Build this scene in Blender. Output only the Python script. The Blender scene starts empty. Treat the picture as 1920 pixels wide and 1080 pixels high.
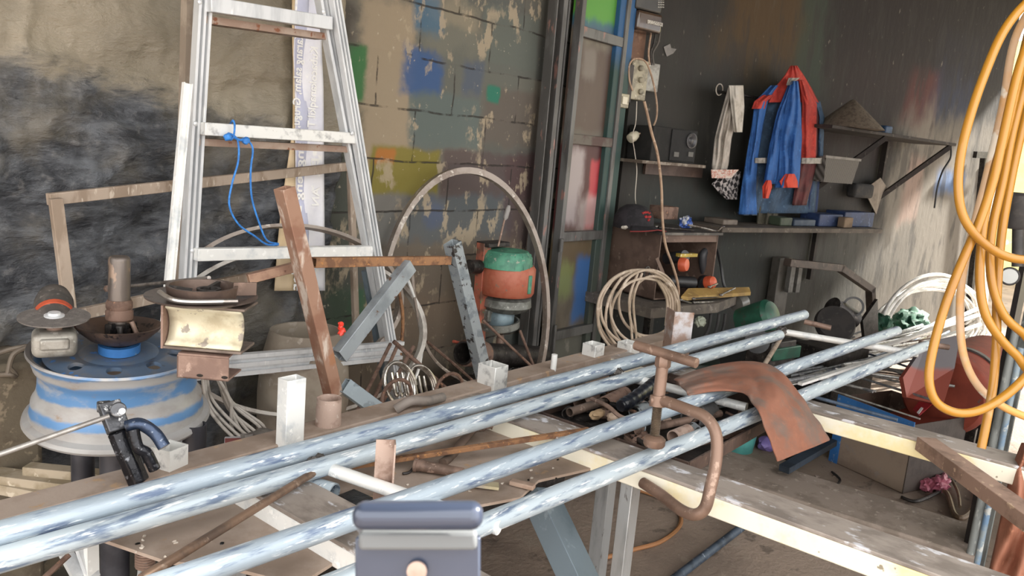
import bpy, bmesh, math, random
from mathutils import Vector, Matrix, noise
random.seed(7)
S = bpy.context.scene
COL = S.collection
PI = math.pi
# ------------------------------------------------------------------ camera, light, exposure
F = 1500.0; CH = 1.45
PITCH = math.radians(10.2); ROLL = math.radians(5.0)
UPC = Vector((math.sin(ROLL)*math.cos(PITCH), math.cos(ROLL)*math.cos(PITCH), math.sin(PITCH)))
def rc(x, y): return Vector(((x-960)/F, -(y-540)/F, -1.0))
_h = rc(2180, 380); XC = (_h - UPC*_h.dot(UPC)).normalized(); YC = UPC.cross(XC)
RW = Matrix((XC, YC, UPC))            # camera -> world rotation
CAM = Vector((0, 0, CH))
cd = bpy.data.cameras.new('camera'); cam = bpy.data.objects.new('camera', cd); COL.objects.link(cam)
cd.sensor_width = 36; cd.lens = 36*F/1920; cd.clip_start = 0.02; cd.clip_end = 200
cam.matrix_world = Matrix.Translation(CAM) @ RW.to_4x4()
cd.dof.use_dof = True; cd.dof.focus_distance = 1.8; cd.dof.aperture_fstop = 17
S.camera = cam
W = bpy.data.worlds.new('sky'); S.world = W; W.use_nodes = True
wn = W.node_tree.nodes; wl = W.node_tree.links; wn.clear()
wo = wn.new('ShaderNodeOutputWorld'); wb = wn.new('ShaderNodeBackground')
wsky = wn.new('ShaderNodeTexSky'); wsky.sky_type = 'HOSEK_WILKIE'; wsky.turbidity = 6; wsky.ground_albedo = 0.5
wsky.sun_direction = (-0.5, -0.6, 0.62)
wmix = wn.new('ShaderNodeMix'); wmix.data_type = 'RGBA'; wmix.inputs[0].default_value = 0.85
wmix.inputs[7].default_value = (1.0, 0.985, 0.96, 1)
wl.new(wsky.outputs[0], wmix.inputs[6]); wl.new(wmix.outputs[2], wb.inputs[0])
wb.inputs[1].default_value = 3.0
wl.new(wb.outputs[0], wo.inputs[0])
sd = bpy.data.lights.new('sun', 'SUN'); sd.energy = 14; sd.angle = math.radians(3.0); sd.color = (1, .96, .88)
so = bpy.data.objects.new('sun', sd); COL.objects.link(so)
so.rotation_euler = Vector((-0.80, 0.42, -0.66)).to_track_quat('-Z', 'Y').to_euler()
so.location = (12, -6, 8)
S.view_settings.view_transform = 'Standard'; S.view_settings.look = 'None'
S.view_settings.gamma = 1; S.view_settings.use_curve_mapping = False
S.view_settings.exposure = 0.48
# ------------------------------------------------------------------ pixel -> place helpers (all give true world positions)
def ray(x, y): return RW @ rc(x, y)
def PD(x, y, d): return CAM + ray(x, y)*d
def PZ(x, y, z): r = ray(x, y); return CAM + r*((z-CH)/r.z)
def PY(x, y, Y): r = ray(x, y); return CAM + r*(Y/r.y)
def PX(x, y, X): r = ray(x, y); return CAM + r*(X/r.x)
YW = 2.243
BA = math.radians(-14)
BD = Vector((math.cos(BA), math.sin(BA), 0)); BN = Vector((math.sin(BA), -math.cos(BA), 0))
Q0 = PY(1165, 330, 2.2); Q0.z = 0
def PB(x, y, off=0.0):
    r = ray(x, y); o = Q0 + BN*off
    return CAM + r*(((o-CAM).dot(BN))/r.dot(BN))
def BW(u, off, z): return Q0 + BD*u + BN*off + Vector((0, 0, z))
def bu(p): return (p-Q0).dot(BD)
# ------------------------------------------------------------------ materials
def lin(h):
    h = h.lstrip('#'); v = [int(h[i:i+2], 16)/255 for i in (0, 2, 4)]
    return tuple(c/12.92 if c <= .04045 else ((c+.055)/1.055)**2.4 for c in v) + (1,)
class NT:
    def __init__(s, name):
        s.m = bpy.data.materials.new(name); s.m.use_nodes = True
        s.n = s.m.node_tree.nodes; s.l = s.m.node_tree.links
        s.b = s.n['Principled BSDF']; s.tc = s.n.new('ShaderNodeTexCoord')
    def put(s, sock, v):
        if isinstance(v, (int, float)): sock.default_value = v
        elif isinstance(v, tuple): sock.default_value = v
        else: s.l.new(v, sock)
    def math(s, op, a, b=0.0, c=None, clamp=False):
        n = s.n.new('ShaderNodeMath'); n.operation = op; n.use_clamp = clamp
        s.put(n.inputs[0], a); s.put(n.inputs[1], b)
        if c is not None: s.put(n.inputs[2], c)
        return n.outputs[0]
    def mix(s, f, a, b, mode='MIX'):
        n = s.n.new('ShaderNodeMix'); n.data_type = 'RGBA'; n.blend_type = mode
        s.put(n.inputs[0], f); s.put(n.inputs[6], a); s.put(n.inputs[7], b); return n.outputs[2]
    def mapv(s, sc=(1, 1, 1), rot=(0, 0, 0), loc=(0, 0, 0), src=None):
        n = s.n.new('ShaderNodeMapping'); s.l.new(src or s.tc.outputs['Object'], n.inputs[0])
        n.inputs['Scale'].default_value = sc; n.inputs['Rotation'].default_value = rot; n.inputs['Location'].default_value = loc
        return n.outputs[0]
    def noise(s, scale, detail=5, sc=(1, 1, 1), rot=(0, 0, 0), loc=(0, 0, 0), rough=.6, dist=0.0):
        n = s.n.new('ShaderNodeTexNoise'); s.l.new(s.mapv(sc, rot, loc), n.inputs['Vector'])
        n.inputs['Scale'].default_value = scale; n.inputs['Detail'].default_value = detail
        n.inputs['Roughness'].default_value = rough; n.inputs['Distortion'].default_value = dist
        return n.outputs[0]
    def step(s, v, a, b):
        n = s.n.new('ShaderNodeMapRange'); n.interpolation_type = 'SMOOTHSTEP'; s.put(n.inputs[0], v)
        n.inputs[1].default_value = a; n.inputs[2].default_value = b; return n.outputs[0]
    def bump(s, h, strength=.3, dist=.01):
        n = s.n.new('ShaderNodeBump'); n.inputs['Strength'].default_value = strength; n.inputs['Distance'].default_value = dist
        s.l.new(h, n.inputs['Height']); s.l.new(n.outputs[0], s.b.inputs['Normal'])
    def end(s, col, rough=.7, metal=0.0):
        s.put(s.b.inputs['Base Color'], col); s.put(s.b.inputs['Roughness'], rough); s.put(s.b.inputs['Metallic'], metal)
        return s.m
_mats = {}
def M(name, c1, c2=None, c3=None, rough=.6, metal=0.0, scale=14, t2=(.45, .6), t3=(.6, .66), sc=(1, 1, 1), rot=(0, 0, 0), bump=.25, bd=.004, ns=3.0, coat=0):
    if name in _mats: return _mats[name]
    t = NT(name)
    v = t.noise(scale, 6, sc, rot)
    col = lin(c1)
    if c2: col = t.mix(t.step(v, *t2), col, lin(c2))
    if c3:
        w = t.noise(scale*ns, 4, sc, rot, (3.1, 1.7, .4)); col = t.mix(t.step(w, *t3), col, lin(c3))
    if bump: t.bump(t.noise(scale*4, 4, sc, rot), bump, bd)
    m = t.end(col, rough, metal)
    if coat: t.b.inputs['Coat Weight'].default_value = coat
    _mats[name] = m
    return m
galv = M('galvanised pipe', '#a9b6c1', '#64748f', '#e9eef0', .42, .2, 46, (.5, .68), (.56, .68), (.2, 1.5, 1.5), (0, 0, -.05), .25, .002, 1.9)
galvb = M('blotchy galvanised pipe', '#b6c2ca', '#68788f', '#eef1f2', .42, .2, 42, (.5, .66), (.56, .68), (.2, 1.5, 1.5), (0, 0, .06), .25, .002, 2.0)
white_steel = M('white galvanised steel', '#efefec', '#cfd3d5', '#fdfdfa', .45, .15, 18, (.5, .7), bump=.15)
cream = M('cream painted steel', '#f6f1df', '#f1e2ae', '#9c917c', .5, 0, 5, (.5, .66), (.67, .7), bump=.2, ns=3.5)
beamtop = M('worn grey beam top', '#a89d94', '#867c74', '#d9d8dc', .6, .2, 11, (.45, .6), (.57, .66), (1, .5, 1), bump=.35)
plate = M('dusty rusty plate', '#ab9a8d', '#948274', '#b29476', .8, .1, 7, (.42, .62), (.62, .7), bump=.3)
rust = M('brown rust', '#7a6256', '#5b463c', '#96705a', .75, .2, 22, bump=.35)
orust = M('orange rust', '#99704f', '#74543f', '#b3804f', .75, .1, 26, bump=.35)
dust_steel = M('dusty brown steel', '#8d7568', '#6e5a4f', '#a78e80', .6, .25, 18, bump=.2)
ltan = M('dusty pinkish tan steel', '#bda598', '#9a8072', '#cfc0b5', .6, .2, 20, bump=.25)
dark = M('dark grimy steel', '#3a3634', '#25211f', '#5a524c', .5, .4, 22, bump=.3)
oil = M('black oily steel', '#1b1a1b', '#302b28', None, .3, .5, 22, bump=.3)
alu = M('bright aluminium', '#dcdee0', '#bfc2c5', '#f2f2f1', .4, .3, 20, (.45, .7), (.6, .75), (1, 1, .2), bump=.08)
alu_w = M('dusty aluminium rung', '#e6e6e3', '#a5a5a4', '#8f7a69', .5, .35, 30, (.5, .7), (.68, .72), bump=.15)
tanw = M('dusty tan wood', '#a39384', '#8a7969', '#b8aa9b', .8, 0, 20, (.45, .6), sc=(1, 1, .3), bump=.2)
brownw = M('red brown lacquered tube', '#8b6a58', '#a07f69', '#6b4a3c', .6, 0, 20, bump=.2)
mottle = M('mottled grey steel', '#9aa1a5', '#7d868c', '#3e3b3a', .45, .35, 20, (.5, .6), (.56, .6), bump=.35, ns=1.6)
greyblue = M('blue grey painted steel', '#93a0a8', '#a8b4bb', '#7d898f', .5, .2, 8, bump=.08)
dgrey = M('slate grey painted steel', '#66737c', '#586670', '#7a868e', .5, .15, 6, bump=.08)
rub_w = M('dusty white cable', '#c9bfb2', '#a89c8f', None, .6, 0, 30, bump=.1)
hosew = M('white hose', '#ecebe6', '#cfcdc8', None, .5, 0, 12, bump=.05)
yhose = M('yellow air hose', '#b17c26', '#a06d20', '#c49d66', .38, 0, 3, (.45, .6), (.62, .72), bump=.03, coat=.3)
phose = M('pale dusty hose', '#cfae8c', '#d9a055', '#e6dccb', .5, 0, 4, bump=.03)
black = M('black plastic', '#1c1c1e', '#28282a', None, .45, 0, 12, bump=.1)
blackt = M('black tape', '#20242c', '#10131a', None, .28, 0, 30, bump=.3)
hold = M('phone holder plastic', '#3e4658', '#434b5e', None, .28, .2, 2, bump=0, coat=.5)
holdp = M('grey rubber pad', '#6f7274', None, None, .6, 0, 2, bump=0)
bluep = M('blue enamel', '#3f78b8', '#356aa6', '#9aa4a8', .4, .05, 10, (.4, .6), (.62, .68), bump=.1)
redp = M('red primer paint', '#a64f3c', '#934535', '#6c5c58', .85, 0, 7, (.4, .6), (.66, .7), bump=.12)
chrome = M('bright steel', '#d6d2cc', '#8d857d', None, .2, .9, 20, bump=.1)
orange = M('orange plastic', '#c1583a', '#a8462c', None, .45, 0, 10, bump=0)
brownbox = M('brown sheet steel', '#6b574c', '#5a483f', '#7d6a5e', .7, .1, 8, bump=.15)
boxgrey = M('brown grey sheet box', '#948272', '#837264', '#8d8076', .65, .1, 5, bump=.12)
leather = M('red brown suede', '#9c5f49', '#8a5140', '#b06d52', .85, 0, 14, (.4, .65), (.55, .8), bump=.3)
leatherd = M('grey brown suede', '#76635a', '#8a6c5e', None, .85, 0, 14, bump=.3)
teal = M('teal plastic', '#58a39d', '#4d928d', None, .45, 0, 5, bump=0)
purple = M('purple plastic', '#8a78b8', None, None, .5, 0, 5, bump=0)
pink = M('pink plastic film', '#b5687a', '#a3566c', None, .45, 0, 20, bump=.3)
green = M('green tarp plastic', '#2a5c46', '#224b39', '#4f7d69', .7, 0, 20, bump=.4)
greenm = M('green machine enamel', '#1f5240', '#1b4335', '#3a3a35', .45, .1, 12, bump=.15)
clay = M('dusty cement drum', '#958a7c', '#85796c', '#a3988c', .85, 0, 6, bump=.25)
paper = M('grey paper', '#b3aca0', '#9c958a', None, .9, 0, 10, bump=.1)
card = M('brown cardboard', '#7d6b58', '#6b5a49', None, .9, 0, 10, bump=.1)
charcoal = M('charcoal cloth', '#2c2c2d', '#3a3734', None, .9, 0, 20, bump=.3)
# ------------------------------------------------------------------ objects
ROOT = {}
def tag(o, label=None, cat=None, group=None, kind=None):
    if label: o['label'] = label
    if cat: o['category'] = cat
    if group: o['group'] = group
    if kind: o['kind'] = kind
    return o
def thing(name, label, cat, loc, group=None):
    o = bpy.data.objects.new(name, None); COL.objects.link(o); o.location = loc; o.empty_display_size = .05
    ROOT[o.name] = Vector(loc); return tag(o, label, cat, group)
def origin(o): return ROOT.get(o.name, Vector((0, 0, 0)))
class MB:
    """collects shapes given in world coordinates; build() links them as ONE mesh object"""
    def __init__(s): s.bm = bmesh.new()
    def face(s, vs):
        try: s.bm.faces.new(vs)
        except ValueError: pass
    def grid(s, rows, closed_u=False, closed_v=False, cap=False):
        V = [[s.bm.verts.new(p) for p in r] for r in rows]
        n, m = len(V), len(V[0])
        for i in range(n if closed_v else n-1):
            for j in range(m if closed_u else m-1):
                s.face((V[i][j], V[i][(j+1) % m], V[(i+1) % n][(j+1) % m], V[(i+1) % n][j]))
        if cap: s.face(list(reversed(V[0]))); s.face(V[-1])
        return s
    def frame(s, d, up=Vector((0, 0, 1))):
        d = d.normalized(); up = Vector(up)
        a = d.cross(up)
        if a.length < 1e-4: a = d.cross(Vector((0, 1, 0)))
        a.normalize(); return a, a.cross(d).normalized()
    def poly(s, p0, p1, pts, up=(0, 0, 1), pts2=None):       # solid bar of any cross-section (side, up) coordinates
        p0, p1 = Vector(p0), Vector(p1); a, b = s.frame(p1-p0, up)
        s.grid([[p0+a*x+b*y for x, y in pts], [p1+a*x+b*y for x, y in (pts2 or pts)]], closed_u=True, cap=True); return s
    def bar(s, p0, p1, w, h, up=(0, 0, 1)):
        return s.poly(p0, p1, [(-w/2, -h/2), (w/2, -h/2), (w/2, h/2), (-w/2, h/2)], up)
    def ring(s, p0, p1, o, i, up=(0, 0, 1)):                  # hollow bar
        p0, p1 = Vector(p0), Vector(p1); a, b = s.frame(p1-p0, up)
        f = lambda p, L: [p+a*x+b*y for x, y in L]
        s.grid([f(p0, o), f(p1, o), f(p1, i), f(p0, i)], closed_u=True, closed_v=True); return s
    def rect(s, p0, p1, w, h, t=.003, up=(0, 0, 1)):
        q = lambda w, h: [(-w/2, -h/2), (w/2, -h/2), (w/2, h/2), (-w/2, h/2)]
        return s.ring(p0, p1, q(w, h), q(w-2*t, h-2*t), up)
    def pipe(s, p0, p1, r, t=.003, n=20, r2=None):
        r2 = r2 or r
        p0, p1 = Vector(p0), Vector(p1); a, b = s.frame(p1-p0)
        c = lambda p, r: [p+a*math.cos(k*2*PI/n)*r+b*math.sin(k*2*PI/n)*r for k in range(n)]
        s.grid([c(p0, r), c(p1, r2), c(p1, r2-t), c(p0, r-t)], closed_u=True, closed_v=True); return s
    def angle(s, p0, p1, w, h, t=.004, up=(0, 0, 1)):
        return s.poly(p0, p1, [(0, 0), (w, 0), (w, t), (t, t), (t, h), (0, h)], up)
    def chan(s, p0, p1, w, h, t=.004, up=(0, 0, 1)):
        w /= 2
        return s.poly(p0, p1, [(-w, 0), (w, 0), (w, h), (w-t, h), (w-t, t), (-w+t, t), (-w+t, h), (-w, h)], up)
    def tube(s, pts, r, n=10, closed=False, rs=None):
        pts = [Vector(p) for p in pts]; N = len(pts); rows = []
        a = None
        for i, p in enumerate(pts):
            if closed: d = pts[(i+1) % N]-pts[i-1]
            else: d = pts[min(i+1, N-1)]-pts[max(i-1, 0)]
            d.normalize()
            if a is None: a, b = s.frame(d)
            else: a = (a-d*a.dot(d)).normalized(); b = a.cross(d)
            rr = rs[i] if rs else r
            rows.append([p+(a*math.cos(k*2*PI/n)+b*math.sin(k*2*PI/n))*rr for k in range(n)])
        s.grid(rows, closed_u=True, closed_v=closed, cap=not closed); return s
    def rod(s, p0, p1, r, n=10, r2=None): return s.tube([p0, p1], r, n, rs=[r, r2 or r])
    def lathe(s, c, prof, axis=(0, 0, 1), n=32, closed=False, squash=1.0):
        c = Vector(c); ax = Vector(axis).normalized(); a, b = s.frame(ax, (0, 0, 1) if abs(ax.z) < .9 else (0, 1, 0))
        rows = [[c+ax*h+(a*math.cos(k*2*PI/n)+b*math.sin(k*2*PI/n)*squash)*max(r, 1e-4) for k in range(n)] for r, h in prof]
        s.grid(rows, closed_u=True, closed_v=closed, cap=not closed); return s
    def box(s, c, sx, sy, sz, rz=0, R=None):
        M_ = R if R else Matrix.Rotation(rz, 3, 'Z'); c = Vector(c)
        P = [c + M_ @ Vector((x*sx/2, y*sy/2, z*sz/2)) for x in (-1, 1) for y in (-1, 1) for z in (-1, 1)]
        V = [s.bm.verts.new(p) for p in P]
        for f in ((0, 1, 3, 2), (4, 6, 7, 5), (0, 4, 5, 1), (2, 3, 7, 6), (0, 2, 6, 4), (1, 5, 7, 3)): s.face([V[k] for k in f])
        return s
    def slab(s, outline, t, holes=None):                       # outline of world points extruded by vector t
        t = Vector(t); A = [s.bm.verts.new(p) for p in outline]; B = [s.bm.verts.new(Vector(p)+t) for p in outline]
        s.face(A); s.face(list(reversed(B))); n = len(A)
        for i in range(n): s.face((A[i], B[i], B[(i+1) % n], A[(i+1) % n]))
        return s
    def blob(s, c, rx, ry, rz, seed=0, amp=.15, sub=3, freq=3, R=None):
        r = bmesh.ops.create_icosphere(s.bm, subdivisions=sub, radius=1)
        for v in r['verts']:
            d = v.co.normalized(); k = 1+amp*noise.noise(d*freq+Vector((seed, seed*.7, 0)))*2
            q = Vector((d.x*rx, d.y*ry, d.z*rz))*k
            if R: q = R @ q
            v.co = Vector(c)+q
        return s
    def build(s, name, mat, parent=None, label=None, cat=None, group=None, kind=None, bevel=0, seg=2, sub=0, ang=38, smooth=True):
        bm = s.bm; bmesh.ops.recalc_face_normals(bm, faces=bm.faces)
        if parent is not None: L = origin(parent)
        else:
            xs = [v.co for v in bm.verts]
            L = Vector((sum(p.x for p in xs)/len(xs), sum(p.y for p in xs)/len(xs), min(p.z for p in xs))) if kind != 'structure' else Vector((0, 0, 0))
        bmesh.ops.translate(bm, verts=bm.verts, vec=-L)
        me = bpy.data.meshes.new(name); bm.to_mesh(me); bm.free()
        if smooth: me.shade_smooth(); me.set_sharp_from_angle(angle=math.radians(ang))
        me.materials.append(mat)
        o = bpy.data.objects.new(name, me); COL.objects.link(o)
        if parent is not None: o.parent = parent
        else: o.location = L
        ROOT[o.name] = L
        if bevel:
            b = o.modifiers.new('bevel', 'BEVEL'); b.width = bevel; b.segments = seg; b.limit_method = 'ANGLE'; b.angle_limit = math.radians(40)
        if sub:
            b = o.modifiers.new('sub', 'SUBSURF'); b.levels = sub; b.render_levels = sub
        return tag(o, label, cat, group, kind)
def cr(P, k=8, closed=False):                                  # catmull-rom
    P = [Vector(p) for p in P]; out = []; n = len(P)
    for i in range(n if closed else n-1):
        g = lambda j: P[j % n] if closed else P[max(0, min(n-1, j))]
        a, b, c, d = g(i-1), g(i), g(i+1), g(i+2)
        for q in range(k):
            t = q/k
            out.append(.5*((2*b)+(c-a)*t+(2*a-5*b+4*c-d)*t*t+(3*b-a-3*c+d)*t**3))
    if not closed: out.append(P[-1])
    return out
def V3(*a): return Vector(a)

# ------------------------------------------------------------------ the setting
def patches(t, col, P, nz, X, Z):
    for (x0, x1, z0, z1, c, soft, amt) in P:
        jx = t.math('MULTIPLY_ADD', nz, soft*2.2, -soft*1.1)
        x = t.math('ADD', X, jx); z = t.math('ADD', Z, jx)
        a = t.math('MULTIPLY', t.step(x, x0-soft*.5, x0+soft*.5), t.step(x, x1+soft*.5, x1-soft*.5))
        b = t.math('MULTIPLY', t.step(z, z0-soft*.5, z0+soft*.5), t.step(z, z1+soft*.5, z1-soft*.5))
        col = t.mix(t.math('MULTIPLY', t.math('MULTIPLY', a, b), amt), col, lin(c))
    return col
def rpx(f, x0, y0, x1, y1):
    a = f(x0, y0); b = f(x1, y0); c = f(x0, y1); d = f(x1, y1)
    return a, b, c, d
def wp(x0, y0, x1, y1, c, soft=.03, amt=.8):
    a, b, cc, d = rpx(lambda x, y: PY(x, y, YW), x0, y0, x1, y1)
    return ((a.x+cc.x)/2, (b.x+d.x)/2, (cc.z+d.z)/2, (a.z+b.z)/2, c, soft, amt)
def bp(x0, y0, x1, y1, c, soft=.03, amt=.8):
    a, b, cc, d = rpx(PB, x0, y0, x1, y1)
    return ((bu(a)+bu(cc))/2, (bu(b)+bu(d))/2, (cc.z+d.z)/2, (a.z+b.z)/2, c, soft, amt)
# block wall
t = NT('painted concrete blocks')
sx = t.n.new('ShaderNodeSeparateXYZ'); t.l.new(t.tc.outputs['Object'], sx.inputs[0]); X, Z = sx.outputs[0], sx.outputs[2]
cx = t.n.new('ShaderNodeCombineXYZ'); nwarp = t.noise(5, 3)
t.l.new(t.math('ADD', X, t.math('MULTIPLY', nwarp, .03)), cx.inputs[0]); t.l.new(t.math('ADD', Z, t.math('MULTIPLY', nwarp, .025)), cx.inputs[1])
bk = t.n.new('ShaderNodeTexBrick'); bmap = t.mapv(loc=(.02, .173, 0), src=cx.outputs[0]); t.l.new(bmap, bk.inputs['Vector'])
for k, v in (('Scale', 1), ('Mortar Size', .0045), ('Mortar Smooth', .5), ('Bias', 0), ('Brick Width', .40), ('Row Height', .192)): bk.inputs[k].default_value = v
bk.inputs['Color1'].default_value = lin('#6f685c'); bk.inputs['Color2'].default_value = lin('#4f5350'); bk.inputs['Mortar'].default_value = lin('#555049')
n1 = t.noise(3.2, 6); n2 = t.noise(14, 6, (1, 1, .6)); n3 = t.noise(38, 4); nz = t.noise(9, 5)
col = t.mix(t.step(n1, .4, .6), bk.outputs[0], lin('#57534a')); col = t.mix(.45, bk.outputs[0], col)
P = [wp(672, 0, 775, 330, '#96866f', .06, .85), wp(800, 0, 900, 100, '#8f8570', .08, .6), wp(775, 60, 1000, 270, '#5c5e57', .05, .7),
     wp(765, 175, 900, 280, '#566260', .03, .7), wp(905, 170, 1010, 275, '#5c5149', .04, .7), wp(905, 20, 1010, 125, '#5a5f58', .03, .7),
     wp(828, 288, 1010, 372, '#4f4140', .03, .8), wp(700, 362, 765, 460, '#6b6a68', .03, .6), wp(765, 365, 960, 455, '#4d5358', .03, .7),
     wp(940, 290, 1025, 560, '#4a3636', .06, .7), wp(700, 455, 960, 640, '#625548', .08, .7), wp(640, 560, 860, 900, '#6c5c4c', .1, .6),
     wp(775, -10, 830, 62, '#3d6079', .05, .75), wp(752, 92, 828, 176, '#34507a', .05, .92), wp(694, 278, 823, 362, '#756b26', .025, .9), wp(705, 280, 740, 305, '#a5642e', .02, .8),
     wp(868, 118, 905, 176, '#424f66', .04, .6), wp(912, 162, 937, 192, '#1f6c58', .02, .9), wp(652, 85, 684, 190, '#35653a', .03, .95),
     wp(612, 540, 680, 640, '#2f6444', .06, .7), wp(800, 375, 835, 420, '#3f5480', .06, .35), wp(560, 0, 668, 80, '#3a332d', .08, .7), wp(600, 200, 668, 620, '#3c3f36', .06, .75)]
col = patches(t, col, P, nz, X, Z)
flake = t.math('MULTIPLY', t.step(n2, .56, .62), t.step(n1, .42, .52)); col = t.mix(t.math('MULTIPLY', flake, .8), col, lin('#a1927b'))
col = t.mix(t.math('MULTIPLY', t.step(n3, .66, .72), .6), col, lin('#b5aa97'))
crack = t.math('MULTIPLY', bk.outputs['Fac'], t.step(nz, .42, .55)); col = t.mix(t.math('MULTIPLY', crack, .85), col, lin('#2b2622'))
h = t.math('SUBTRACT', t.math('ADD', t.math('MULTIPLY', n2, .6), t.math('MULTIPLY', n3, .3)), t.math('MULTIPLY', crack, .9))
t.bump(h, .55, .012)
wall_mat = t.end(col, .85)
x_end = Q0.x+.02
MB().slab([V3(-1.5, YW, -.0), V3(x_end, YW, 0), V3(x_end, YW, 3.1), V3(-1.5, YW, 3.1)], (0, .15, 0)).build('wall_left', wall_mat, kind='structure')
# back wall of sooty plaster, its dark patches also painting in shade; one local frame: x along the wall
UE = bu(PB(1836, 430))
t = NT('painted plaster with soot and shade')
sx = t.n.new('ShaderNodeSeparateXYZ'); t.l.new(t.tc.outputs['Object'], sx.inputs[0]); X, Z = sx.outputs[0], sx.outputs[2]
n1 = t.noise(2.2, 6, (1, 1, .35)); n2 = t.noise(9, 6, (1, 1, .25)); n3 = t.noise(30, 5, (1, 1, .5)); nz = t.noise(5, 5, (1, 1, .4))
col = t.mix(t.step(n1, .4, .6), lin('#211f1c'), lin('#2b2723'))
P = [bp(1190, 60, 1450, 420, '#302f2a', .2, .7), bp(1360, -200, 1520, 130, '#4a3514', .25, .8), bp(1500, -200, 1600, 200, '#2d3a2e', .15, .7),
     bp(1560, -200, 1760, 300, '#231615', .25, .85), bp(1700, 130, 1760, 250, '#5e2a26', .15, .55), bp(1750, 60, 1830, 230, '#27304b', .2, .6),
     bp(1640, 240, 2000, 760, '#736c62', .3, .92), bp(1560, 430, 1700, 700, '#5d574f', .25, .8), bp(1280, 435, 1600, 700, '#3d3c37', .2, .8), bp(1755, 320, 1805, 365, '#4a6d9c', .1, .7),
     bp(1695, 290, 1725, 420, '#9d7f72', .1, .5), bp(1190, 330, 1420, 700, '#232927', .2, .7), bp(1560, -200, 2000, 160, '#1b1413', .3, .85)]
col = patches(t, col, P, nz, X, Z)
col = t.mix(t.math('MULTIPLY', t.step(n2, .60, .74), .35), col, lin('#554f47'))
col = t.mix(t.math('MULTIPLY', t.step(n2, .50, .38), .6), col, lin('#2b2724'))
col = t.mix(t.math('MULTIPLY', t.step(n3, .64, .72), .35), col, lin('#a09789'))
t.bump(t.math('ADD', n2, t.math('MULTIPLY', n3, .5)), .4, .012)
bw_mat = t.end(col, .8)
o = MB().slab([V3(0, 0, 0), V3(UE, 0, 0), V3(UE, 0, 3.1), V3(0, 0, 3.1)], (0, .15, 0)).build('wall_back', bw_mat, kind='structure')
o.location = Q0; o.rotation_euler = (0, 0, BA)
# floor
t = NT('earthy workshop floor')
n1 = t.noise(1.6, 7); n2 = t.noise(9, 7); n3 = t.noise(45, 4)
col = t.mix(t.step(n1, .4, .62), lin('#938274'), lin('#7c6d61')); col = t.mix(t.math('MULTIPLY', t.step(n2, .55, .68), .6), col, lin('#948779'))
col = t.mix(t.math('MULTIPLY', t.step(n3, .68, .74), .7), col, lin('#bdb4a8')); col = t.mix(t.math('MULTIPLY', t.step(n2, .42, .34), .6), col, lin('#4c433b'))
t.bump(t.math('ADD', n2, n3), .5, .01); fl_mat = t.end(col, .85)
MB().slab([V3(-14, -12, 0), V3(16, -12, 0), V3(16, 8, 0), V3(-14, 8, 0)], (0, 0, -.1)).build('floor', fl_mat, kind='structure')
roofm = M('sooty roof sheet', '#3b3531', '#2b2623', None, .8)
MB().slab([V3(-1.5, -.3, 3.1), V3(3.25, -.3, 3.1), V3(3.25, -3.6, 3.1), V3(8.8, -3.6, 3.1), V3(8.8, 3.2, 3.1), V3(-1.5, 3.2, 3.1)], (0, 0, .08)).build('sun_cut_ceiling', roofm, kind='structure')  # unseen roof, outline stepped to keep sun off bench and near floor
MB().slab([V3(3.25, .1, 0), V3(3.25, -3.6, 0), V3(3.25, -3.6, 3.1), V3(3.25, .1, 3.1)], (.12, 0, 0)).build('sun_screen_wall', M('dark sun screen', '#4a4540', '#3a3632', None, .8), kind='structure')  # unseen wall added to block the sun from the foreground
# long raised strip on the floor behind the beams, a yard wall outside the right opening
outw = M('sunlit yellow yard wall', '#e9e29b', '#d8d08a', '#f4f0cf', .8, 0, 2)
MB().slab([V3(13.5, -5.0, 0), V3(14.5, 3.9, 0), V3(14.5, 3.9, 3.6), V3(13.5, -5.0, 3.6)], (.15, -.1, 0)).build('wall_right', outw, kind='structure')
st = M('trodden concrete step', '#93857a', '#7f7267', '#a89b8e', .85, 0, 8, bump=.4)
a, b = PZ(1160, 870, 0.0), PZ(1830, 1010, 0.0)
MB().bar(PZ(1270, 850, .03), PZ(1840, 1030, .03), .34, .06).build('trim_3', st, kind='structure', bevel=.01)
# steel post of the shop front in blue and dark teal paint: at the corner
xl = PY(1131, 330, 2.135).x; xr = PY(1160, 330, 2.135).x
t = NT('blue and teal painted column')
sx = t.n.new('ShaderNodeSeparateXYZ'); t.l.new(t.tc.outputs['Object'], sx.inputs[0]); Z = sx.outputs[2]; nz = t.noise(7, 5)
zz = t.math('ADD', Z, t.math('MULTIPLY', nz, .15)); zc = PY(1170, 110, 2.135).z+.07
col = t.mix(t.step(zz, zc-.08, zc+.05), lin('#27403c'), lin('#23507a')); col = t.mix(t.math('MULTIPLY', t.step(zz, 1.35, .8), .7), col, lin('#4a4a42'))
col = t.mix(t.math('MULTIPLY', t.step(nz, .55, .7), .5), col, lin('#43453f')); t.bump(nz, .3, .004); colm = t.end(col, .6)
MB().box(((xl+xr)/2, 2.19, 1.55), xr-xl, .11, 3.1).build('trim_1', colm, kind='structure', bevel=.004)
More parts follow.
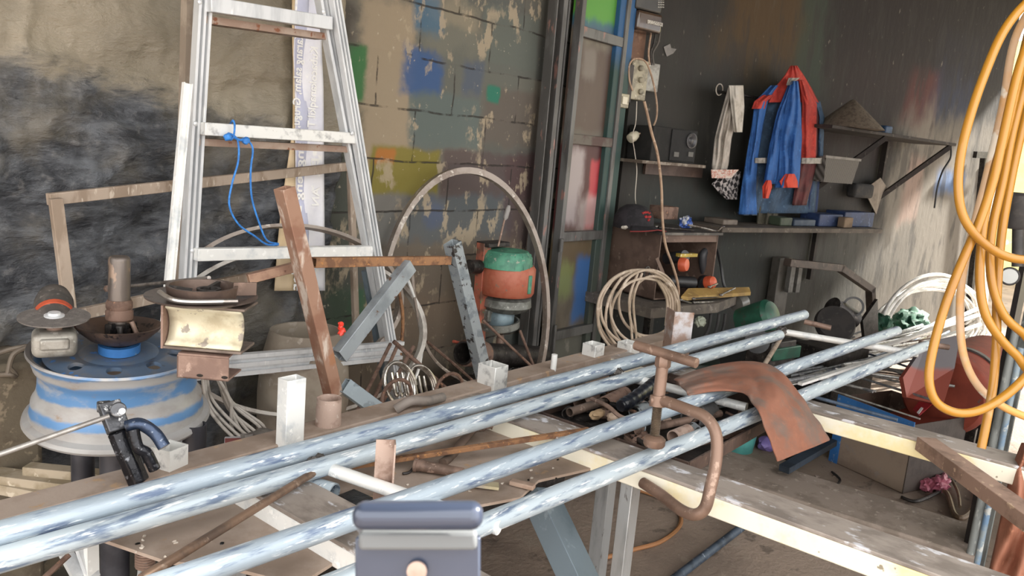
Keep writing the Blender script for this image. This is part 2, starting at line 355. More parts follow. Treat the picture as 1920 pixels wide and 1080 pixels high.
# folded steel door leaf
dm = NT('spray stained door sheet')
sx = dm.n.new('ShaderNodeSeparateXYZ'); dm.l.new(dm.tc.outputs['Object'], sx.inputs[0]); X, Z = sx.outputs[0], sx.outputs[2]
nz = dm.noise(9, 6, (1, 1, .5)); col = dm.mix(dm.step(nz, .4, .6), lin('#5c554b'), lin('#6b6357'))
def dp(x0, y0, x1, y1, c, soft=.05, amt=.85):
    a, b, cc, d = rpx(lambda x, y: PY(x, y, 2.15), x0, y0, x1, y1)
    return ((a.x+cc.x)/2, (b.x+d.x)/2, (cc.z+d.z)/2, (a.z+b.z)/2, c, soft, amt)
P = [dp(1075, -200, 1170, 48, '#4f8f33', .05, .95), dp(1075, 38, 1170, 62, '#2e5670', .04, .8), dp(1060, 85, 1150, 250, '#4b3931', .06, .85), dp(1095, 90, 1120, 150, '#8b857d', .05, .4),
     dp(1045, 268, 1135, 430, '#451a1d', .05, .9), dp(1062, 280, 1092, 420, '#a79d9c', .06, .8), dp(1105, 300, 1122, 430, '#c04048', .03, .7), dp(1090, 370, 1118, 430, '#b5aaa6', .06, .6),
     dp(1030, 450, 1115, 520, '#5a4a33', .05, .8), dp(1040, 500, 1075, 560, '#7c8a52', .07, .6), dp(1080, 480, 1115, 600, '#34629a', .06, .9), dp(1020, 630, 1100, 760, '#575750', .05, .9)]
col = patches(dm, col, P, nz, X, Z); col = dm.mix(dm.math('MULTIPLY', dm.step(nz, .62, .7), .4), col, lin('#9a948a')); dm.bump(nz, .3, .004); dmat = dm.end(col, .5, .1)
fr = M('grey painted door frame', '#666563', '#504e4c', '#8b6a62', .5, .2, 9, (.45, .6), (.62, .68), (1, 1, .3))
frd = M('dark red brown crossbar', '#4c3733', '#5f5850', None, .6, .1, 9)
X0, X1 = PY(1052, 345, 2.15).x, PY(1140, 345, 2.15).x
door = MB().slab([V3(X0, 2.16, .04), V3(X1, 2.16, .04), V3(X1, 2.16, 2.6), V3(X0, 2.16, 2.6)], (0, .015, 0)).build('door_1', dmat, kind='structure')
for xx in (X0+.014, X1-.014):
    MB().bar((xx, 2.145, .04), (xx, 2.145, 2.6), .03, .04, (0, 1, 0)).build('stile', fr, door, bevel=.002)
for yy, mm in ((58, fr), (262, frd), (442, fr), (618, fr)):
    z = PY(1090, yy, 2.14).z
    MB().bar((X0+.03, 2.145, z), (X1-.03, 2.145, z), .03, .045).build('crossbar', mm, door, bevel=.002)
xa = PY(1008, 345, 2.17).x
jm = MB(); jm.angle((xa, 2.20, 0), (xa, 2.20, 2.7), .05, .05, .006, (0, -1, 0)); jm.bar((xa+.075, 2.18, 0), (xa+.075, 2.18, 2.7), .03, .04, (0, 1, 0)); jm.bar((xa+.125, 2.20, 0), (xa+.125, 2.20, 2.7), .012, .05, (0, 1, 0))
jm.build('trim_2', fr, kind='structure', bevel=.002)
hm = MB(); zz = PY(1040, 460, 2.12).z; hm.rod((X0-.01, 2.11, zz-.03), (X0-.01, 2.11, zz+.03), .012); hm.build('hinge', fr, door)
hm = MB(); zz = PY(1020, 650, 2.1).z; hm.rod((X0+.01, 2.11, zz-.1), (X0+.01, 2.11, zz+.09), .008); hm.rod((X0+.01, 2.11, zz-.09), (X0+.045, 2.12, zz-.09), .007); hm.build('bolt', fr, door)
# ------------------------------------------------------------------ tarpaulin over the left wall
t = NT('dusty black tarpaulin')
sx = t.n.new('ShaderNodeSeparateXYZ'); t.l.new(t.tc.outputs['Object'], sx.inputs[0]); X, Z = sx.outputs[0], sx.outputs[2]
n1 = t.noise(2.5, 6, (1, 1, 1), (0, .4, 0)); n2 = t.noise(10, 8, (.6, 1, 1.7), (0, .35, 0), dist=.35, rough=.68); n3 = t.noise(30, 5)
tx0 = .72
zb0, zb1 = PY(0, 30, 2.2).z, PY(560, 205, 2.2).z
zz = t.math('ADD', t.math('ADD', Z, t.math('MULTIPLY', X, (zb0-zb1)/(1.636-.77))), t.math('MULTIPLY', n2, .22))
tan_ = t.step(zz, zb0+.02+.10, zb0+.02+.17)
dk = t.mix(t.step(n2, .40, .64), lin('#2a2c31'), lin('#5b5e63')); dk = t.mix(t.math('MULTIPLY', t.step(n1, .46, .64), .75), dk, lin('#6e685d'))
dk = t.mix(t.math('MULTIPLY', t.step(n3, .55, .75), .45), dk, lin('#7e7c7b'))
tn = t.mix(t.step(n1, .35, .65), lin('#7f7768'), lin('#938977'))
n4 = t.noise(5, 6, (.7, 1, 1.5), (0, .3, 0)); rg4 = t.math('SUBTRACT', 1.0, t.math('MULTIPLY', t.math('ABSOLUTE', t.math('SUBTRACT', n4, .5)), 7.0), clamp=True)
tl = t.mix(tan_, dk, tn); t.bump(t.math('ADD', t.math('ADD', n2, t.math('MULTIPLY', n3, .25)), t.math('MULTIPLY', rg4, .45)), .55, .022); tarpm = t.end(tl, .45)
rows = []
for j in range(110):
    z = .25+2.3*j/109; r = []
    for i in range(120):
        x = tx0-.25+1.28*i/119 - .02*math.sin(z*3)
        q = Vector((x*1.5+z*.9, z*3.2-x*1.0, 0)); d = noise.fractal(q*1.5, .8, 2.0, 5)*.022+noise.noise(Vector((x*2, z*1.3, 4)))*.02
        w = abs(noise.noise(q*2.2+Vector((5, 1, 2)))); d += .018*max(0, 1-w*9); w = abs(noise.noise(q*5+Vector((1, 7, 2)))); d += .008*max(0, 1-w*7)
        if z > 1.62: d *= .45
        r.append(Vector((x, 2.195-max(-.03, d), z)))
    rows.append(r)
tb = MB().grid(rows)
o = tb.build('tarpaulin', tarpm, label='dusty black tarpaulin with tan dust on top covering the left wall', cat='tarpaulin', ang=180)
o.location = (0, 0, 0)
for v in o.data.vertices: v.co += origin(o)
ROOT[o.name] = V3(0, 0, 0)
sm = o.modifiers.new('thick', 'SOLIDIFY'); sm.thickness = .003
MB().box((PY(8, 760, 2.08).x, 2.12, .42), .13, .2, .84).build('trim_4', M('crumbling plaster pier', '#6b6152', '#54493d', '#8d806d', .9, 0, 9, bump=.7), kind='structure', bevel=.015)
# ------------------------------------------------------------------ bench: cross beams, rear rail, plates, legs, welded posts
BZ = .80
bench = thing('steel_workbench', 'long steel workbench with cream painted cross beams under the pipes', 'workbench', (1.5, .7, 0))
def beam(x0, y0, x1, y1, w, mt=cream):
    o = MB().bar((x0, y0, BZ-.029), (x1, y1, BZ-.029), w, .042).build('cross_beam', mt, bench, bevel=.003)
    tp = MB().bar((x0, y0, BZ-.004), (x1, y1, BZ-.004), w+.001, .008).build('beam_top', beamtop, o, bevel=.002)
beam(.835, -.1, .835, 1.36, .105, white_steel); beam(1.50, -.4, 1.50, 1.36, .098); beam(2.245, -.25, 2.245, 1.33, .10)
MB().bar((.2, 1.352, BZ-.012), (2.75, 1.33, BZ-.012), .075, .035).build('rear_rail', plate, bench, bevel=.003)
pl = [PZ(175, 1005, .757), PZ(313, 1052, .757), PZ(420, 1060, .757), PZ(560, 1095, .757), PZ(640, 1045, .757), PZ(880, 950, .757), PZ(975, 932, .757), PZ(1010, 900, .757), PZ(1150, 868, .757)]
pl += [V3(1.45, 1.33, .757), V3(.42, 1.33, .757)]
MB().slab(pl, (0, 0, -.006)).build('bench_plate', plate, bench, smooth=False)
MB().slab([V3(1.55, .95, .757), V3(2.19, .95, .757), V3(2.19, 1.33, .757), V3(1.55, 1.33, .757)], (0, 0, -.006)).build('bench_plate', plate, bench, smooth=False)
ml = M('mill finish leg steel', '#b4b6b7', '#8f9192', '#6f6a66', .4, .5, 14, (.45, .65), (.64, .7), (1, 1, .25))
MB().rect((1.50, .80, 0), (1.50, .80, BZ-.05), .030, .040, .003, (1, 0, 0)).build('leg', ml, bench, bevel=.002)
MB().rect((.835, .05, 0), (.835, .05, BZ-.05), .05, .05, .003).build('leg', ml, bench, bevel=.002)
MB().rect((2.245, 1.29, 0), (2.245, 1.29, BZ-.05), .05, .05, .003).build('leg', ml, bench, bevel=.002)
MB().rect((.83, 1.31, 0), (.83, 1.31, BZ-.05), .05, .05, .003).build('leg', ml, bench, bevel=.002)
MB().rect(PD(1010, 925, 1.75), PD(1120, 1160, 1.60), .05, .075, .003, (1, .3, 0)).build('brace', dgrey, bench, bevel=.003)
def post(px, py_, top, w, d, mt, kind='rect', z0=BZ-.03, name='guide_post', **k):
    p = PZ(px, py_, BZ); t_ = top
    # height found where the top pixel row meets the vertical through p
    hh = CAM.z + ray(px, t_).z * ((p-CAM).dot(RW @ V3(0, 0, -1)))/1.0
    q0 = V3(p.x, p.y, z0); q1 = V3(p.x, p.y, hh); b = MB()
    if kind == 'rect': b.rect(q0, q1, w, d, .003, (1, 0, 0))
    elif kind == 'pipe': b.pipe(q0, q1, w/2*1.04, .003, 24, w/2*.96)
    elif kind == 'angle': b.angle(q0-V3(w/2, 0, 0), q1-V3(w/2, 0, 0), w, d, .004, (1, 0, 0))
    b.build(name, mt, bench, bevel=.0015 if kind != 'pipe' else 0, **k)
post(543, 836, 700, .034, .045, white_steel)
post(615, 800, 742, .056, .05, ltan, 'pipe')
MB().rect(PZ(318, 878, BZ)+V3(0, 0, -.05), PZ(318, 878, BZ)+V3(0, 0, .045), .045, .045, .003, (1, .3, 0)).build('guide_post', alu_w, bench)
post(922, 722, 680, .062, .055, alu_w)
post(1111, 668, 642, .05, .055, alu_w)
post(1178, 655, 640, .055, .06, alu_w)
p = PZ(1262, 655, BZ); ht = .135
b = MB(); b.angle((p.x-.02, p.y, BZ-.03), (p.x-.02, p.y, BZ+ht), .075, .07, .005, (.75, -.65, 0)); b.build('guide_post', M('scraped grey brown steel', '#a58d80', '#c6c2c4', '#8b6a58', .5, .3, 12, (.45, .6), (.6, .68), bump=.2), bench)
b = MB(); p0 = PZ(735, 935, BZ-.01); b.angle((p0.x, p0.y, BZ-.01), (p0.x, p0.y, BZ+.105), .026, .035, .003, (-.75, .65, 0)); b.build('guide_post', ltan, bench, label='dusty tan angle iron stub behind the phone clamp')
# ------------------------------------------------------------------ galvanised pipes
def PYl(px, py_, z): return PZ(px, py_, z)
zP = BZ+.021
RP = .0185
fr_ = thing('welded_pipe_frame', 'galvanised pipe frame with white welded rungs lying on the bench', 'pipe frame', (1.5, .9, zP-RP))
A0, A1 = PZ(-90, 1076, zP), PZ(1462, 628, zP+.02)
MB().pipe(A0, A1, RP, .003, 24).build('rail', galvb, fr_)
B0, B1 = PZ(290, 1233, zP), PZ(1737, 648, zP+.02)
MB().pipe(B0, B1, RP, .003, 24).build('rail', galvb, fr_)
for (a, b_) in (((597, 872), (935, 990)), ((1156, 702), (1400, 764)), ((1468, 622), (1722, 664))):
    MB().rod(PZ(a[0], a[1], zP), PZ(b_[0], b_[1], zP), .0125, 16).build('rung', white_steel, fr_)
wm = M('weld scale', '#5f5a56', '#35312f', '#8f8a84', .6, .5, 60, bump=.6)
for i, (x, y) in enumerate(((597, 872), (1156, 702), (1466, 621))): MB().blob(PZ(x, y, zP+.002), .02, .02, .02, i, .2).build('weld', wm, fr_)
MB().rod(PZ(265, 1085, .82), PZ(598, 880, .825), .0075, 10).build('diagonal_rod', M('bare brown rod', '#8b7260', '#66564c', '#a08c7c', .5, .4, 12), fr_)
MB().rod(PZ(1420, 705, .80), PZ(1468, 628, .82), .008, 10).build('diagonal_rod', tanw, fr_)
MB().rod(PZ(1508, 603, zP+.01), PZ(1558, 615, zP), .011, 12).build('end_pin', dust_steel, fr_)
MB().rod(PZ(1725, 643, zP+.02), PZ(1778, 651, zP+.01), .011, 12).build('end_pin', dust_steel, fr_)
C0, C1 = PZ(-140, 1041, zP+.02), PZ(1508, 590, zP+.02)
MB().pipe(C0, C1, .0205, .003, 24).build('loose_pipe', galv, label='galvanised pipe lying rearmost, closest to the bench edge', cat='pipe')
D0, D1 = PZ(215, 1128, zP+.02), PZ(1682, 620, zP+.035)
MB().pipe(D0, D1, .0185, .003, 24).build('loose_pipe', galv, label='galvanised pipe lying across the white rungs of the welded frame', cat='pipe')
# ------------------------------------------------------------------ wheel rim stand and what rests on it
RS = .875
rc_ = PD(224, 768, 1.69); zr = rc_.z-.02; rc_.z = 0
def rz(h): return V3(rc_.x, rc_.y, zr+h)
rim = thing('wheel_rim_stand', 'blue and grey steel wheel rim on black pipe legs used as a stand', 'stand', (rc_.x, rc_.y, 0))
t = NT('worn blue and grey rim paint')
sx = t.n.new('ShaderNodeSeparateXYZ'); t.l.new(t.tc.outputs['Object'], sx.inputs[0]); Z = t.math('SUBTRACT', sx.outputs[2], zr)
nz = t.noise(9, 5, (1, 1, 2)); zz = t.math('ADD', Z, t.math('MULTIPLY', nz, .03))
col = t.mix(t.step(nz, .35, .65), lin('#a8a7a6'), lin('#979390'))
for (a, b) in ((.083, .125), (.036, .055), (.142, .152)):
    m_ = t.math('MULTIPLY', t.step(zz, a, a+.008), t.step(zz, b+.008, b)); col = t.mix(t.math('MULTIPLY', t.math('MULTIPLY', m_, t.step(nz, .30, .5)), .9), col, lin('#4d80b2'))
col = t.mix(t.step(nz, .60, .68), col, lin('#8c7662')); col = t.mix(t.math('MULTIPLY', t.step(zz, .158, .166), .8), col, lin('#6d6866')); t.bump(nz, .2, .003); rimm = t.end(col, .4, .1)
prof = [(.190, .004), (.203, .0), (.207, .006), (.204, .014), (.192, .020), (.188, .034), (.186, .05), (.180, .058), (.175, .07), (.172, .085), (.171, .105), (.173, .116), (.180, .124), (.183, .134), (.186, .146), (.194, .155), (.192, .160), (.183, .156), (.176, .142), (.158, .128), (.155, .08), (.17, .05), (.18, .02)]
rim_o = MB().lathe(rz(0), [(r*RS, h) for r, h in prof], n=64, closed=True).build('rim', rimm, rim)
t = NT('rim disc paint'); n1 = t.noise(12, 5); n2 = t.noise(30, 4)
col = t.mix(t.step(n1, .45, .62), lin('#5d6f86'), lin('#77787c')); col = t.mix(t.step(n1, .40, .30), col, lin('#3f3a3c')); col = t.mix(t.step(n2, .62, .68), col, lin('#4a80c0'))
t.bump(n2, .3, .003); discm = t.end(col, .45, .2)
# rim disc with eight round holes: ring of wedge sectors, each with a round opening
b = MB(); NH = 9; ro, ri, hr = .160*RS, .085*RS, .0145; rh = .124*RS; zh = .142
def dz(r): return zh + .010*max(0, 1-abs(r-.10)/.045)
for k in range(NH):
    a0 = 2*PI*k/NH; n_ = 6; bound = []
    for i in range(n_): a = a0-PI/NH+2*PI/NH*i/n_; bound.append((a, ro))
    for i in range(n_): bound.append((a0+PI/NH, ro+(ri-ro)*i/n_))
    for i in range(n_): a = a0+PI/NH-2*PI/NH*i/n_; bound.append((a, ri))
    for i in range(n_): bound.append((a0-PI/NH, ri+(ro-ri)*i/n_))
    P2 = [Vector((r*math.cos(a), r*math.sin(a))) for a, r in bound]; c2 = Vector((rh*math.cos(a0), rh*math.sin(a0)))
    inn = [c2+(p-c2).normalized()*hr for p in P2]
    f = lambda L, dzz=0: [rz(0)+V3(p.x, p.y, dz(p.length)+dzz) for p in L]
    low = [rz(0)+V3(p.x, p.y, dz(p.length)-.008) for p in inn]
    b.grid([f(P2), f([p.lerp(q, .5) for p, q in zip(P2, inn)]), f(inn), low], closed_u=True)
b.lathe(rz(0), [(.001, .145), (.045, .146), (.065, .150), (.076, dz(.075))], n=48)
bmesh.ops.remove_doubles(b.bm, verts=b.bm.verts, dist=.0004)
disc_o = b.build('disc', discm, rim)
def dpz(px, py_, h): return PZ(px, py_, zr+h)
legm = M('matt black pipe', '#34343a', '#44444a', None, .45, .3, 8, bump=.1)
ctr = [PD(215, 900, 1.66), PD(364, 860, 1.70), rz(0)+V3(-.02, .13, 0)]
for c in ctr: MB().pipe(V3(c.x, c.y, 0), V3(c.x, c.y, zr+.005), .0285 if c is ctr[0] else .024, .003, 24).build('leg', legm, rim)
hub_o = MB().pipe(rz(.148), rz(.166), .040, .012, 28).build('hub', bluep, rim)
_fw = V3(ray(217, 700).x, ray(217, 700).y, 0).normalized(); _ax = V3(_fw.y, -_fw.x, 0)
for _o in (rim_o, disc_o, hub_o):      # the rim sits tipped a little towards the bench
    _c = rz(.15)-origin(_o); _o.data.transform(Matrix.Translation(_c) @ Matrix.Rotation(math.radians(6.5), 4, _ax) @ Matrix.Translation(-_c))
# turning spindle with bowl
sp = thing('pipe_spindle', 'rusty pipe spindle standing in a dark dished bowl on the wheel rim', 'spindle', rz(.166))
MB().lathe(rz(.166), [(.02, 0), (.034, .0), (.056, .010), (.076, .028), (.083, .038), (.080, .039), (.056, .017), (.032, .008), (.02, .006)], n=48).build('bowl', M('oily rusted bowl', '#544640', '#6f5a4d', '#2e2826', .45, .4, 12, bump=.3), sp, ang=60)
MB().lathe(rz(.17), [(.021, 0), (.021, .17), (.020, .175), (.017, .178)], n=28).build('shaft', M('worn brown shaft', '#6f6660', '#57504c', '#8f7b6c', .4, .5, 14, sc=(1, 1, .4)), sp)
MB().lathe(rz(.17), [(.024, .045), (.0265, .048), (.0265, .064), (.0235, .068), (.0255, .072), (.0255, .082), (.0225, .088)], n=28).build('collar', rust, sp)
MB().box(rz(.19)+V3(0, -.005, 0), .05, .04, .04, .5).build('clamp_block', dark, sp, bevel=.004)
for dx, dy in ((-.022, -.022), (.02, -.026), (0, -.034)):
    MB().lathe(rz(.185)+V3(dx, dy, .005), [(.007, 0), (.007, .012), (.004, .014), (.004, .024)], n=6).build('nut', oil, sp)
MB().rod(rz(.178)+V3(.02, -.045, 0), rz(.215)+V3(.012, -.028, 0), .005).build('bolt', dust_steel, sp)
# grinder
gz = dpz(105, 668, .155)
gl = PZ(103, 668, zr+.156)
gr = thing('angle_grinder', 'dusty angle grinder lying disc up on the left of the wheel rim', 'grinder', gl)
R0 = lambda x, y, z: gl+V3(x, y, z)
vw = V3(ray(100, 650).x, ray(100, 650).y, 0).normalized(); sd_ = V3(vw.y, -vw.x, 0)
def G(s_, f_, z): return gl+sd_*s_+vw*f_+V3(0, 0, z)
MB().box(G(0, -.002, .030), .078, .07, .05, math.atan2(sd_.y, sd_.x)).build('gear_head', M('grey cast aluminium', '#9a968e', '#7b766e', '#bdb9b1', .5, .3, 20), gr, bevel=.014, seg=4)
MB().box(G(0, -.034, .034), .05, .02, .022, math.atan2(sd_.y, sd_.x)).build('guard_plate', M('grey cast aluminium', '#999'), gr, bevel=.004)
MB().lathe(G(0, .02, .058), [(.034, 0), (.036, .05), (.036, .09), (.030, .118), (.018, .128)], axis=vw*.95+V3(0, 0, .28), n=28).build('motor_housing', M('dusty charcoal plastic', '#4b4744', '#5d5651', '#77706a', .6, 0, 25), gr)
MB().lathe(G(0, .045, .066), [(.037, 0), (.0375, .012)], axis=vw*.95+V3(0, 0, .28), n=28).build('orange_ring', orange, gr)
MB().rod(G(0, .0, .05), G(0, 0, .082), .014, 20).build('spindle_neck', dust_steel, gr)
ax = (V3(0, 0, 1)-vw*.10).normalized()
MB().lathe(G(0, -.002, .078), [(.011, .0), (.0625, .0005), (.063, .003), (.011, .0038)], axis=ax, n=56).build('cutting_disc', M('grey abrasive disc', '#6d6763', '#7c7671', '#4f4b4c', .75, .1, 60), gr)
MB().lathe(G(0, -.002, .081), [(.018, 0), (.018, .003), (.012, .004), (.011, .008), (.006, .0085)], axis=ax, n=24).build('flange_nut', alu, gr)
# stack of offcuts to the right of the rim
br = dpz(375, 700, .150)
def SD(px, py_): return PD(px, py_, 1.52)
lowm = M('pinkish brown primer steel', '#8f7568', '#7a6156', '#a68c7e', .6, .1, 14)
def facing_box(name, mt, x0, y0, x1, y1, dd, depth, parent=None, d0=1.52, **k):
    a, b_, c, d = PD(x0, y0, d0), PD(x1, y0, d0), PD(x1, y1, d0), PD(x0, y1, d0)
    w = V3(ray((x0+x1)/2, y0).x, ray((x0+x1)/2, y0).y, 0).normalized()
    return MB().slab([a, b_, c, d], w*depth).build(name, mt, parent, **k)
base = PD(380, 705, 1.50)
def upr(pxl, pxr, ytop, ybot, d):          # upright rectangle facing the camera: returns bottom-left, right vector, height
    a = PD(pxl, ybot, d); b_ = PD(pxr, ybot, d); b_.z = a.z; t_ = PD((pxl+pxr)/2, ytop, d)
    return a, b_-a, t_.z-a.z
a, r_, h_ = upr(331, 428, 660, 708, 1.50); fw = V3(-r_.y, r_.x, 0).normalized()
so_ = thing('channel_offcut', 'short brown channel offcut on the rim, at the bottom of the stack', 'steel offcut', a)
b = MB(); b.slab([a, a+r_, a+r_+V3(0, 0, h_*.86), a+V3(0, 0, h_*.86)], fw*.004); b.slab([a-V3(0, 0, 0), a+r_, a+r_+fw*.075, a+fw*.075], (0, 0, .004)); b.slab([a+V3(0, 0, h_*.86)+r_*.02, a+r_+V3(0, 0, h_*.86), a+r_+fw*.075+V3(0, 0, h_), a+fw*.075+r_*.02+V3(0, 0, h_)], (0, 0, .004))
b.slab([a, a+fw*.075, a+fw*.075+V3(0, 0, h_), a+V3(0, 0, h_*.86)], r_.normalized()*.004)
b.build('channel', lowm, so_, bevel=.001)
for q in (.45, .93): MB().lathe(a+r_*q+V3(0, 0, .008)-fw*.001, [(.006, 0), (.006, .001)], axis=fw, n=14, squash=.5).build('hole', oil, so_)
topz = a.z+h_
a2, r2, h2 = upr(305, 452, 572, 655, 1.49); f2 = V3(-r2.y, r2.x, 0).normalized(); a2.z = topz+.003; h2 = .082
so2 = thing('beam_offcut', 'cream coloured beam offcut stacked on the brown channel', 'steel offcut', a2)
wf = M('heat stained cream steel', '#d3ccb4', '#b8ad93', '#8d8378', .45, .2, 12, (.5, .65))
dk_ = M('mill scale steel', '#7b6d64', '#655951', None, .55, .3, 15)
MB().slab([a2+r2*.0, a2+r2, a2+r2+f2*.08, a2+f2*.08], (0, 0, .005)).build('bottom_flange', dk_, so2, bevel=.001)
MB().slab([a2+V3(0, 0, h2), a2+r2*1.03+V3(0, 0, h2), a2+r2*1.03+f2*.08+V3(0, 0, h2), a2+f2*.08+V3(0, 0, h2)], (0, 0, .005)).build('top_flange', dk_, so2, bevel=.001)
rows = [[a2+r2*(.02+.96*i/8)+f2*(.004+.022*math.sin(PI*min(1, max(0, (j/10))))**.6)+V3(0, 0, .005+(h2-.005)*j/10) for i in range(9)] for j in range(11)]
o = MB().grid(rows).build('web', wf, so2); o.modifiers.new('thick', 'SOLIDIFY').thickness = .004
MB().slab([a2+V3(0, 0, .0)+r2*.0, a2+f2*.03, a2+f2*.03+V3(0, 0, h2), a2+V3(0, 0, h2)], -r2.normalized()*.004).build('side_plate', lowm, so2)
# flanged ring casting on top
tc_ = a2+r2*.40+f2*.035+V3(0, 0, h2+.005)
rg = thing('flanged_ring', 'dark round flanged casting with a raised rim on top of the offcuts', 'casting', tc_)
MB().lathe(tc_, [(.03, 0), (.075, .002), (.100, .010), (.101, .013), (.075, .007), (.03, .006)], n=56).build('flange', M('worn dark iron', '#5c514c', '#6e625b', '#403835', .4, .5, 12), rg)
MB().pipe(tc_+V3(0, 0, .006), tc_+V3(0, 0, .032), .060, .006, 44, .064).build('collar', M('brown cast iron', '#594a43', '#6d5b51', None, .45, .4, 14), rg)
MB().pipe(tc_+V3(0, 0, .006)+sd_*.012, tc_+V3(0, 0, .026)+sd_*.012, .022, .006, 24).build('inner_hub', dark, rg)
for k in range(3):
    an = k*2*PI/3+.5; MB().bar(tc_+V3(math.cos(an)*.018, math.sin(an)*.018, .018), tc_+V3(math.cos(an)*.060, math.sin(an)*.060, .024), .008, .014).build('spoke', dark, rg)
MB().slab([tc_+sd_*.055+V3(0, 0, .012)-vw*.01, tc_+sd_*.098+V3(0, 0, .012)-vw*.01, tc_+sd_*.098+V3(0, 0, .038)-vw*.01, tc_+sd_*.055+V3(0, 0, .038)-vw*.01], vw*.006).build('lug_plate', dust_steel, rg, bevel=.001)
MB().tube(cr([tc_-sd_*.075-vw*.01+V3(0, 0, .022), tc_-sd_*.06-vw*.055+V3(0, 0, .018), tc_-sd_*.03-vw*.072+V3(0, 0, .016), tc_+sd_*.05-vw*.075+V3(0, 0, .016)], 6), .005, 8).build('welded_rod', M('polished bolt steel', '#b9b2ac', '#8a827c', None, .3, .8, 20), rg)
e0 = PD(202, 541, 1.90); e1 = PD(392, 521, 1.60)
lb = thing('long_bolt', 'long bright bolt sticking out to the left of the flanged ring', 'bolt', e1)
MB().rod(e0, e1, .0042, 10).build('shank', M('polished bolt steel', '#b9b2ac'), lb)
MB().lathe(e0, [(.0085, -.005), (.0085, .004)], axis=e1-e0, n=6).build('head', dust_steel, lb)
# ------------------------------------------------------------------ bright clamp with rod in front of the rim
cl = thing('rod_clamp', 'dark clamp jaw holding a thin grey rod in front of the wheel rim', 'clamp', PZ(262, 885, BZ))
D1_ = 1.40
MB().rod(PD(-30, 862, 1.28), PD(205, 780, 1.38), .0045, 10).build('rod', M('grey zinc rod', '#b2ada8', '#95908c', None, .4, .5, 20), cl)
cm = M('grimy bright jaw', '#a5a5a6', '#55565a', '#dcdcdc', .35, .6, 25, (.45, .55), (.6, .68), bump=.3)
b = MB(); b.poly(PD(205, 755, 1.40), PD(225, 808, 1.39), [(-.022, -.010), (.018, -.012), (.022, .008), (-.014, .012)]); b.lathe(PD(222, 768, 1.385), [(.013, -.012), (.013, .008)], axis=-ray(222, 768), n=18); b.lathe(PD(196, 762, 1.40), [(.010, -.012), (.010, .010)], axis=sd_, n=14)
b.build('jaw', cm, cl, bevel=.002)
MB().lathe(PD(229, 771, 1.372), [(.0055, 0), (.0055, .003), (.002, .004)], axis=-ray(229, 771), n=12).build('pin', alu, cl)
MB().poly(PD(222, 808, 1.39), PD(262, 905, 1.40), [(-.017, -.012), (.016, -.012), (.018, .005), (.005, .014), (-.016, .010)]).build('jaw_arm', M('oily black jaw', '#2a2b30', '#1d1d21', '#6c6d72', .25, .5, 25), cl, bevel=.003)
MB().tube(cr([PD(237, 800, 1.385), PD(262, 795, 1.39), PD(290, 812, 1.40), PD(308, 838, 1.40)], 6), .011, 12, rs=None).build('hook', M('blue black hook', '#3a475e', '#1f242e', '#77808f', .25, .5, 25), cl)
MB().tube(cr([PD(250, 806, 1.38), PD(258, 838, 1.38), PD(275, 850, 1.39), PD(290, 880, 1.40)], 6), .010, 10).build('lever', M('oily black jaw', '#2a2b30'), cl)
# ------------------------------------------------------------------ ladder, rope, aluminium strip
YL = 1.93
def L(px, py_, y=YL): return PY(px, py_, y)
lad = thing('stepladder', 'bright aluminium ladder with flat rungs leaning against the tarpaulin', 'ladder', (1.4, YL, 0))
def foot(p0, p1, z): k = (z-p0.z)/(p1.z-p0.z); return p0+(p1-p0)*k
def wch(b, p0, p1, w, d, up): # grooved extrusion facing the viewer
    b.poly(p0, p1, [(-w/2, -d/2), (w/2, -d/2), (w/2, d/2), (w*.30, d/2), (w*.27, -d*.1), (w*.12, -d*.1), (w*.09, d/2), (-w*.09, d/2), (-w*.12, -d*.1), (-w*.27, -d*.1), (-w*.30, d/2), (-w/2, d/2)], up)
p0, p1 = L(385, -60), L(353, 500); q = foot(p0, p1, 0.02)
b = MB(); wch(b, p0+(p0-p1)*.2, q, .036, .026, (0, -1, 0)); b.build('stile', alu, lad)
p0, p1 = L(596, -60), L(700, 490); q = foot(p0, p1, 0.02)
b = MB(); wch(b, p0+(p0-p1)*.2, q, .046, .028, (0, -1, 0)); b.build('stile', alu, lad)
p0, p1 = L(352, -60, YL+.07), L(338, 500, YL+.07)
MB().bar(p0, foot(p0, p1, .02), .016, .03, (0, -1, 0)).build('rear_stile', M('tan anodised aluminium', '#b4a697', '#9c8e80', None, .45, .3, 12), lad)
p0, p1 = L(618, -60, YL-.03), L(741, 690, YL-.03)
b = MB(); wch(b, p0+(p0-p1)*.2, foot(p0, p1, .02), .030, .02, (0, -1, 0)); b.build('front_rail', alu, lad)
p0, p1 = L(690, 505, YL+.05), L(722, 690, YL+.05)
MB().bar(p0, foot(p0, p1, .02), .042, .02, (0, -1, 0)).build('blue_grey_rail', M('dull blue grey aluminium', '#77858f', '#66747e', None, .5, .3, 10), lad)
for (x0, y0, x1, y1, hh, mt) in ((390, 8, 618, 44, .040, alu), (379, 241, 662, 259, .036, alu_w), (366, 477, 694, 470, .036, white_steel)):
    a_, b_ = L(x0, y0, YL-.02), L(x1, y1, YL-.02)
    r = MB().bar(a_, b_, .03, hh*.9).build('rung', mt, lad, bevel=.002)
    if mt is not white_steel: MB().bar(a_+V3(0, .04, -.035), b_+V3(0, .04, -.035), .05, .018).build('rung_underside', M('rust stained tan underside', '#8d7566', '#a08e80', '#7a4a30', .6, .1, 8), lad)
a_, b_ = L(330, 694, YL-.06), L(752, 656, YL-.06)
b = MB(); b.poly(a_, b_, [(-.01, -.03), (.012, -.03), (.012, -.018), (-.002, -.018), (-.002, -.006), (.012, -.006), (.012, .006), (-.002, .006), (-.002, .018), (.012, .018), (.012, .03), (-.01, .03)]); b.build('bottom_rung', alu, lad)
